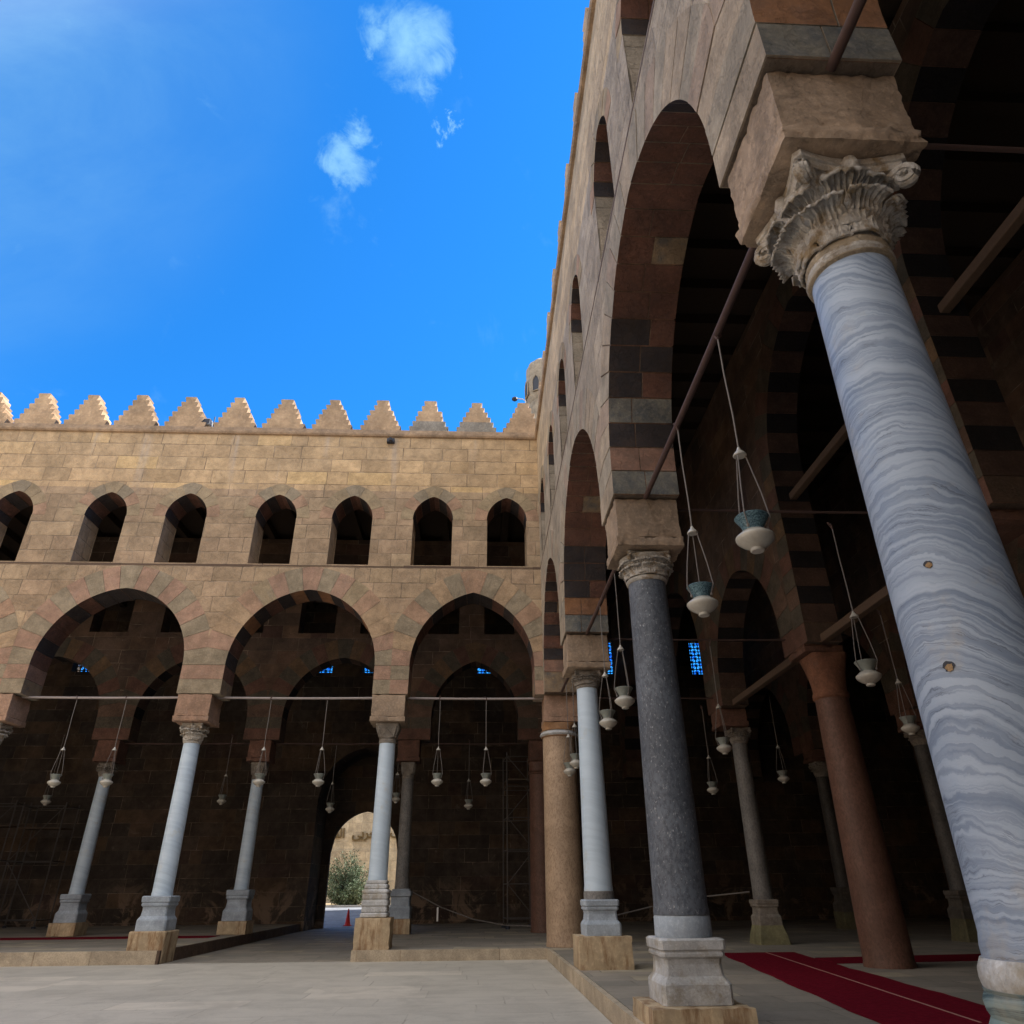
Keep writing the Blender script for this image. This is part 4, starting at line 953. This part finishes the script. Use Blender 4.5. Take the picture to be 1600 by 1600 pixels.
# ------------------------------------------------------------------ tie rods and beams
def rod(a, b, r, mat, label, hooks=True, group='iron tie rods between the arches', name='tie_rod'):
    o = thing(name, label, 'tie rod' if name == 'tie_rod' else 'beam', a, group)
    a = Vector(a); b = Vector(b); d = b-a; m = MB(); n = 8
    m.tube([d*k/n+Vector((0, 0, -.015*math.sin(math.pi*k/n))) for k in range(n+1)], r, mat, n=10); m.build('bar', o, smooth=True)
    return o
RZ = 6.87
for a, b, l in ((-.0, -4.25, 'pale tie rod across the narrow corner arch of the far arcade'), (-5.18, -9.99, 'pale tie rod across the far arch in front of the gateway'), (-10.95, -15.8, 'pale tie rod across the leftmost full arch')):
    rod((a, .5, RZ), (b, .5, RZ), .035, M_PALE, l)
def rodB(ya, yb, l):
    o = rod((.5, ya, RZ), (.5, yb, RZ), .04, M_IRON, l); 
    m = MB(); L = Vector((0, yb-ya, 0))
    m.tube([Vector((0, 0, -.02)), Vector((.22, .05, .03)), Vector((.46, .10, .01)), Vector((.56, .2, -.05))], .014, M_IRON, n=6); m.build('iron_strap', o)
    return o
rodB(-4.9, -.45, 'rusty tie rod of the arch between the corner column and the white column')
rodB(-11.42, -5.85, 'rusty tie rod of the arch between the white column and the dark granite column')
rodB(-17.82, -12.38, 'rusty tie rod with two lanterns in the arch beside the foreground column')
rodB(-24.2, -18.78, 'thick dark iron rod crossing the top right corner above the leafy capital')
for a, b, l in (((.5, -11.9, 6.93), (5.4, -11.9, 6.93), 'thin iron rod from the dark granite column into the hall'), ((.98, -18.3, 6.74), (5.4, -18.3, 6.74), 'thin iron rod at the right edge behind the leafy capital'),
                ((.98, -5.4, 6.9), (5.4, -5.4, 6.9), 'thin iron rod from the white column into the hall'), ((.98, .5, 6.9), (5.4, .5, 6.9), 'thin iron rod from the corner column into the hall')):
    rod(a, b, .022, M_IRON, l)
for x0, x1, l in ((-4.3, -.0, 'faint rod across the inner arch nearest the corner'), (-10.1, -5.1, 'faint rod across the inner arch before the gateway'), (-15.9, -10.9, 'faint rod across the leftmost inner arch')):
    rod((x0, Y2+.4, 6.8), (x1, Y2+.4, 6.8), .025, M_IRON, l)
def beam(y0, y1, z, l, x=5.8, w=.09):
    m = MB(); m.box((-w, 0, -w), (w, y1-y0, w), M_DARKT); o = m.build('tie_beam', bevel=.02); o.location = (x, y0, z); tag(o, l, 'beam', 'timber tie beams of the inner arcade')
beam(-5.5, .1, 6.58, 'timber tie beam left of the red-brown column'); beam(-12.05, -6.4, 6.58, 'timber tie beam right of the red-brown column, behind the foreground column')
beam(-11.9, -6.5, 10.25, 'upper timber tie beam high above the red-brown column'); beam(-18.4, -13.0, 10.25, 'upper timber tie beam at the right edge of the photo')

# ------------------------------------------------------------------ hanging lanterns
mb_, t, b = new_mat('turquoise_enamel'); pos = t.new('ShaderNodeTexCoord').outputs['Object']
x_, y_, z_ = t.sep(pos); ang = t.math('ARCTAN2', y_, x_)
pat = t.noise(t.comb(t.math('MULTIPLY', ang, .6), t.math('MULTIPLY', z_, 9)), 9, 3, .6, 1.2)
t.put(b.inputs['Base Color'], t.mix(t.step(pat, .46, .54), (.035, .075, .10), (.13, .22, .26))); b.inputs['Roughness'].default_value = .35
M_TURQ = mb_
def lantern(neckmat, nm='hanging_lantern'):
    r_ = bpy.data.objects.new(nm, None); COL.objects.link(r_); r_.empty_display_size = .2
    m = MB(); pf = [(.055, 0), (.062, .008), (.062, .03), (.075, .038), (.12, .065), (.165, .105), (.176, .135), (.172, .148), (.145, .17), (.112, .198), (.09, .21)]
    m.lathe(pf, M_MILK, n=32); m.build('bowl', r_, smooth=True)
    m = MB(); m.lathe([(.088, .205), (.092, .225), (.102, .25), (.122, .29), (.150, .335), (.156, .345), (.150, .352), (.138, .34), (.10, .27), (.08, .225)], neckmat, n=32); m.build('neck', r_, smooth=True)
    for k in range(3):
        a = k*2*math.pi/3+.5; m = MB(); e = Vector((math.cos(a), math.sin(a), 0))
        m.tube([e*.05+Vector((0, 0, 1.03)), e*.13+Vector((0, 0, .6)), e*.165+Vector((0, 0, .34)), e*.125+Vector((0, 0, .235))], .0065, M_CORD, n=5); m.build('cord', r_)
        m = MB(); m.lathe([(.004, .205), (.014, .215), (.014, .235), (.004, .245)], M_CORD, c=(e.x*.125, e.y*.125), n=8); m.build('knob', r_)
    m = MB(); m.lathe([(.062, 1.02), (.066, 1.03), (.055, 1.05), (.025, 1.085), (.012, 1.12)], M_MILK, n=20); m.build('cap', r_, smooth=True)
    m = MB(); m.tube([(0, 0, 1.1), (.006, 0, 1.5), (-.006, .004, 2.0), (0, 0, 2.57)], .010, M_CORD, n=5); m.build('hanging_wire', r_)
    m = MB(); m.tube([(0, .0, 2.50), (.03, .02, 2.55), (0, .045, 2.62), (-.03, 0, 2.57), (0, 0, 2.5)], .018, M_IRON, n=6); m.build('hook', r_)
    return r_
Lt = lantern(M_TURQ); Lg = lantern(M_NECK); used = set()
def hang(proto, x, y, z, label, group, sc=1.0):
    o = proto if proto.name not in used else copy_tree(proto); used.add(o.name)
    o.location = (x, y, z); o.scale = (sc, sc, sc); o.rotation_euler.z = random.uniform(0, 6); tag(o, label, 'lantern', group)
gB, gA, gI = 'lanterns on the rods of the right-hand arcade', 'lanterns on the rods of the far arcade', 'lanterns inside the halls'
hang(Lt, .5, -16.0, 4.28, 'largest and nearest lantern with a turquoise enamel neck over a white bowl', gB)
hang(Lt, .5, -14.3, 4.28, 'second nearest lantern, white bowl with turquoise neck, beside the dark granite column', gB)
hang(Lg, .5, -9.58, 4.31, 'white lantern between the white and dark granite columns, the higher of the pair', gB)
hang(Lg, .5, -7.85, 4.30, 'white lantern just right of the white marble column, the lower of the pair', gB)
hang(Lg, .5, -2.9, 4.30, 'small lantern half hidden behind the white marble column', gB)
hang(Lg, .5, -1.5, 4.30, 'small lantern against the right edge of the corner column', gB)
for x, l in ((-1.76, 'right one of the two lanterns under the narrow corner arch'), (-3.19, 'left one of the two lanterns under the narrow corner arch'), (-6.65, 'lantern hanging in front of the gateway, left of the pale basket-capital column'),
             (-8.36, 'lantern hanging in front of the blue-grey inner column'), (-12.7, 'lantern hanging in front of the leftmost inner column'), (-14.17, 'left lantern under the leftmost full arch')):
    hang(Lg, x, .5, 4.30, l, gA)
for x, y, z, l in ((-18.27, 7.8, 4.55, 'distant lantern low at the far left under the front one'), (-11.75, 7.8, 4.55, 'distant lantern between the two left columns'), (-7.62, 7.8, 4.25, 'distant lantern left above the gateway arch'),
                   (-5.14, 7.8, 4.6, 'distant lantern squeezed between the pale column and the granite column behind it'), (-2.34, 7.8, 4.35, 'very faint lantern against the rear wall under the corner arch'),
                   (3.57, -11.9, 4.12, 'lantern on the thin rod inside the hall, right of the striped pier'), (3.53, -5.4, 4.24, 'lantern in the hall beside the capital of the slim granite column'),
                   (7.2, .5, 4.36, 'dim lantern in the hall to the right of the slim granite column'), (6.6, -7.6, 4.25, 'lantern in the gloom at the edge of the foreground marble column'), (5.0, .5, 4.05, 'barely visible lantern in the dark between the two granite columns')):
    hang(Lg, x, y, z, l, gI)

# ------------------------------------------------------------------ carpets
def slab(name, pts, z, mat, th=.012):
    m = MB(); A = [(x, y, z) for x, y in pts]; B = [(x, y, z-th) for x, y in pts]
    m.face(A, mat); m.face(B[::-1], mat)
    for i in range(len(pts)): j = (i+1) % len(pts); m.face([A[i], B[i], B[j], A[j]], mat)
    return m
def rag(pts, n=24, a=.018):
    out = []; rr = random.Random(2)
    for i in range(len(pts)):
        p, q = Vector(pts[i]), Vector(pts[(i+1) % len(pts)]); k_ = max(2, int((q-p).length/.35)); nn = Vector((-(q-p).y, (q-p).x)).normalized()
        for k in range(k_): w_ = p.lerp(q, k/k_)+nn*(rr.gauss(0, a*.5)+a*math.sin(k*.9+i)); out.append((w_.x, w_.y))
    return out
cp = thing('carpet', 'long dark red runner on the hall floor beside the foreground marble column', 'carpet', (0, 0, 0))
slab('runner', rag([(3.70, -2.5), (5.45, -2.5), (4.30, -12.4), (3.9, -16), (1.9, -16), (2.48, -12.4)]), .268, M_CARPET).build('runner', cp)
slab('seam', [(4.78, -2.5), (4.81, -2.5), (3.60, -12.4), (3.57, -12.4)], .272, M_SEAM, .004).build('seam', cp)
m = slab('x', [(5.32, -4.0), (12, -3.3), (12, -4.9), (5.2, -5.3)], .262, M_CARPET); tag(m.build('carpet'), 'red cross runner passing behind the red-brown column', 'carpet')
m = slab('x', [(-30, 7.15), (-10.7, 6.85), (-10.7, 5.6), (-30, 5.9)], .312, M_CARPET); tag(m.build('carpet'), 'thin line of red carpet on the left platform of the far hall', 'carpet')

# ------------------------------------------------------------------ rope barriers, scaffolds
def rope(label, pts, post):
    o = thing('rope_barrier', label, 'rope', (0, 0, 0))
    P_ = []
    for i in range(len(pts)-1):
        for k in range(4): P_.append(Vector(pts[i]).lerp(Vector(pts[i+1]), k/4))
    P_.append(Vector(pts[-1])); m = MB(); m.tube(P_, .022, M_CORD, n=6); m.build('rope', o, smooth=True)
    if post: m = MB(); m.box((post[0]-.03, post[1]-.01, post[2]-.45), (post[0]+.03, post[1]+.01, post[2]), M_WHITE); m.build('tag', o)
rope('sagging pale rope barrier between the inner column and the corner', [(-4.33, 8.0, 1.56), (-3.26, 8.3, 1.05), (-2.07, 8.3, .66), (-.9, 8.3, .46), (.05, 8.0, .44)], (-3.4, 8.25, 1.06))
rope('thin rope slung across the dark hall behind the granite columns', [(.9, 1.6, .75), (2.15, 2, .93), (3.31, 2, 1.16), (4.4, 1.7, 1.36), (5.8, .9, 1.5)], None)
def scaffold(label, x, y, w, d, H, lifts, rz=0):
    o = thing('scaffold_tower', label, 'scaffold', (x, y, .25), None, rz)
    for sx in (0, w):
        for sy in (0, d):
            m = MB(); m.tube([(sx, sy, .12), (sx, sy, H)], .03, M_TUBE, n=6); m.build('upright', o)
            m = MB(); m.lathe([(.02, .0), (.09, .01), (.09, .12), (.02, .13)], M_BLACKM, c=(sx, sy), n=10); m.build('castor', o)
    for k in range(lifts+1):
        z = .35+(H-.5)*k/lifts
        m = MB()
        for a, b in (((0, 0), (w, 0)), ((0, d), (w, d)), ((0, 0), (0, d)), ((w, 0), (w, d))): m.tube([(*a, z), (*b, z)], .022, M_TUBE, n=6)
        m.build('ledger', o, fix=False)
        if k < lifts:
            z2 = .35+(H-.5)*(k+1)/lifts; m = MB()
            m.tube([(0, -.03, z), (w, -.03, z2)] if k % 2 else [(w, -.03, z), (0, -.03, z2)], .018, M_TUBE, n=6); m.build('brace', o)
    m = MB(); m.box((.02, .02, H-1.1), (w-.02, d-.02, H-1.06), M_BOARD); m.build('platform_board', o)
scaffold('tall scaffold tower standing just left of the corner columns in the dim hall', -.75, 10.2, 1.1, 1.4, 6.6, 5, .08)
scaffold('dark scaffold tower against the rear wall at the far left', -25.2, 14.4, 2.0, 1.2, 5.2, 2)
scaffold('second dark scaffold tower at the left, nearest the middle of the rear wall', -22.9, 14.5, 1.9, 1.2, 5.1, 2)

# ------------------------------------------------------------------ outside the gate
ow = MB(); ow.box((-60, 50.2, gz(50)-.3), (60, 51.4, 11.5), M_OUT); ow.box((-60, 50.0, gz(50)-.3), (60, 50.19, 4.9), M_OUT)
tag(ow.build('boundary_wall'), 'sunny ochre stone block wall seen through the gateway behind the bush', 'wall')
cu = bpy.data.curves.new('t', 'FONT')
cu.body = '\uFEF0\uFEE3\uFEEE\uFED8\uFEDF\uFE8D  \uFEF0\uFE91\uFEAE\uFEA4\uFEDF\uFE8D  \uFED2\uFEA4\uFE98\uFEE4\uFEDF\uFE8D'
cu.extrude = .06; cu.bevel_depth = .022; cu.size = 1.12; cu.resolution_u = 4
tmp = bpy.data.objects.new('t', cu); COL.objects.link(tmp)
me = bpy.data.meshes.new_from_object(tmp.evaluated_get(bpy.context.evaluated_depsgraph_get())); bpy.data.objects.remove(tmp)
ins = thing('wall_inscription', 'raised Arabic lettering in bronze on the ochre wall beyond the gateway', 'inscription', (-17.1, 50.12, 5.95))
bm = bmesh.new(); bm.from_mesh(me); bmesh.ops.remove_doubles(bm, verts=bm.verts, dist=1e-4); seen = set(); isl = []
for v in bm.verts:
    if v in seen: continue
    st = [v]; comp = set([v])
    while st:
        a = st.pop()
        for e in a.link_edges:
            o_ = e.other_vert(a)
            if o_ not in comp: comp.add(o_); st.append(o_)
    seen |= comp; isl.append(comp)
for comp in isl:
    vs = list(comp); ix = {v: i for i, v in enumerate(vs)}; fs = [tuple(ix[v] for v in f.verts) for f in bm.faces if f.verts[0] in comp]
    if not fs: continue
    L = bpy.data.meshes.new('letter'); L.from_pydata([tuple(v.co) for v in vs], [], fs); L.materials.append(M_LETTER)
    lo = bpy.data.objects.new('letter', L); COL.objects.link(lo); lo.parent = ins; lo.rotation_euler.x = R(90); lo.location = (0, -.03, 0)
bm.free()
# unseen building added beside the road to throw shade onto it
nb = thing('added_shade_building', 'unseen plain stone building added to shade the road beyond the gateway', 'building')
m = MB(); m.box((-4.2, 20.2, -.3), (1.0, 39, 12.0), M_OUT); m.build('wall', nb)
m = MB(); m.box((-4.4, 20.0, 12.0), (1.02, 39.2, 12.3), M_CORN); m.build('cornice', nb)
for k in range(4):
    m = MB(); m.box((-4.23, 26+k*3.2, 6), (-4.19, 27.2+k*3.2, 8.4), M_BLACKM); m.build('window', nb)
# bush
M_LEAF = stone('olive_green_leaves', (.075, .105, .05), (.045, .07, .035), scale=3, bump=.1); M_LEAF2 = stone('silvery_leaves', (.15, .18, .12), (.09, .12, .07), scale=3, bump=.1)
M_BARK = stone('bark', (.10, .075, .05))
bu = thing('bush', 'bushy silver-green shrub in front of the ochre wall beyond the gateway', 'bush', (-12.25, 43.5, gz(43.5)))
rnd = random.Random(3); m = MB(); tr_ = MB()
for k in range(60):
    a = rnd.uniform(0, 6.28); e = rnd.uniform(.05, 1.5); L_ = rnd.uniform(1.7, 3.3)*(0.56+.52*math.sin(e)); d = Vector((math.cos(a)*math.cos(e), math.sin(a)*math.cos(e), math.sin(e)))
    tip = d*L_; tip.z += .3
    tr_.tube([(0, 0, 0), tip*.5+Vector((rnd.uniform(-.1, .1), rnd.uniform(-.1, .1), 0)), tip], .035, M_BARK, n=5, r2=.008)
    for q in range(260):
        t_ = rnd.uniform(.22, 1.02); c = tip*t_+Vector((rnd.gauss(0, .2), rnd.gauss(0, .2), rnd.gauss(0, .2)))
        n1 = Vector((rnd.gauss(0, 1), rnd.gauss(0, 1), rnd.gauss(0, 1)+.9)).normalized(); n2 = n1.cross(Vector((rnd.gauss(0, 1), rnd.gauss(0, 1), rnd.gauss(0, 1)))).normalized()
        s1 = rnd.uniform(.06, .13); s2 = s1*.32
        m.face([c-n1*s1, c+n2*s2, c+n1*s1, c-n2*s2], M_LEAF if rnd.random() < .6 else M_LEAF2)
m.build('crown', bu, fix=False); tr_.build('stem', bu, fix=False)
cn = thing('traffic_cone', 'red traffic cone standing on the road beyond the gateway', 'cone', (-8.65, 21.2, gz(21.2)+.03))
m = MB(); m.lathe([(.17, .03), (.15, .06), (.11, .28)], M_CONE, n=20); m.lathe([(.085, .42), (.03, .76), (.02, .78)], M_CONE, n=20); m.build('body', cn, smooth=True)
m = MB(); m.lathe([(.1105, .28), (.0845, .42)], M_CONE, n=20); m.build('band', cn, smooth=True)
m = MB(); m.box((-.2, -.2, 0), (.2, .2, .03), M_CONE); m.build('foot', cn)
# minaret finial behind the corner
mn = thing('minaret', 'carved top of a stone minaret peeping over the corner of the walls', 'minaret', (2.62, 21.2, 0))
M_MIN = stone('minaret_stone', (.30, .25, .19), (.23, .19, .145), scale=.7)
m = MB(); m.lathe([(1.6, 0), (1.6, 20), (1.75, 20.3), (1.2, 20.6), (.95, 21), (.95, 31.6), (1.0, 32.2), (1.06, 33.0), (1.12, 33.7)], M_MIN, n=16); m.build('shaft', mn)
m = MB(); V = []; Fs = []; n = 64; prof = [(1.12, 33.6), (1.3, 34.0), (1.36, 34.9), (1.33, 35.8), (1.30, 36.4), (1.27, 36.9), (1.15, 37.15), (.7, 37.6), (.1, 37.9)]
for j, (r, z) in enumerate(prof):
    for i in range(n):
        a = 2*math.pi*i/n; rr = r*(1+(.035*math.cos(12*a) if j > 3 else 0)); V.append((rr*math.cos(a), rr*math.sin(a), z))
for j in range(len(prof)-1):
    for i in range(n): Fs.append((j*n+i, j*n+(i+1) % n, (j+1)*n+(i+1) % n, (j+1)*n+i))
Fs += [tuple(range(n-1, -1, -1)), tuple(range((len(prof)-1)*n, len(prof)*n))]
m.poly(V, Fs, M_MIN); m.build('fluted_crown', mn, smooth=True)
for k in range(8):
    a = k*math.pi/4+.25; dr = Vector((math.cos(a), math.sin(a), 0)); tn = Vector((-dr.y, dr.x, 0)); m = MB()
    pl = [(-.26, 34.1), (.26, 34.1), (.26, 34.9), (.18, 35.25), (0, 35.5), (-.18, 35.25), (-.26, 34.9)]
    A = [dr*1.39+tn*u+Vector((0, 0, z)) for u, z in pl]; B = [dr*1.2+tn*u+Vector((0, 0, z)) for u, z in pl]
    m.face(A, M_BLACKM); [m.face([A[i], A[(i+1) % 7], B[(i+1) % 7], B[i]], M_BLACKM) for i in range(7)]; nch = m.build('niche', mn)  # black panel in place of a recess, its shade put into the colour
    m = MB(); pp = [dr*1.41+tn*u*1.12+Vector((0, 0, z)) for u, z in pl[1:]+pl[:1]]; m.tube(pp+[pp[0]], .05, M_MIN, n=6); m.build('hood_moulding', nch)
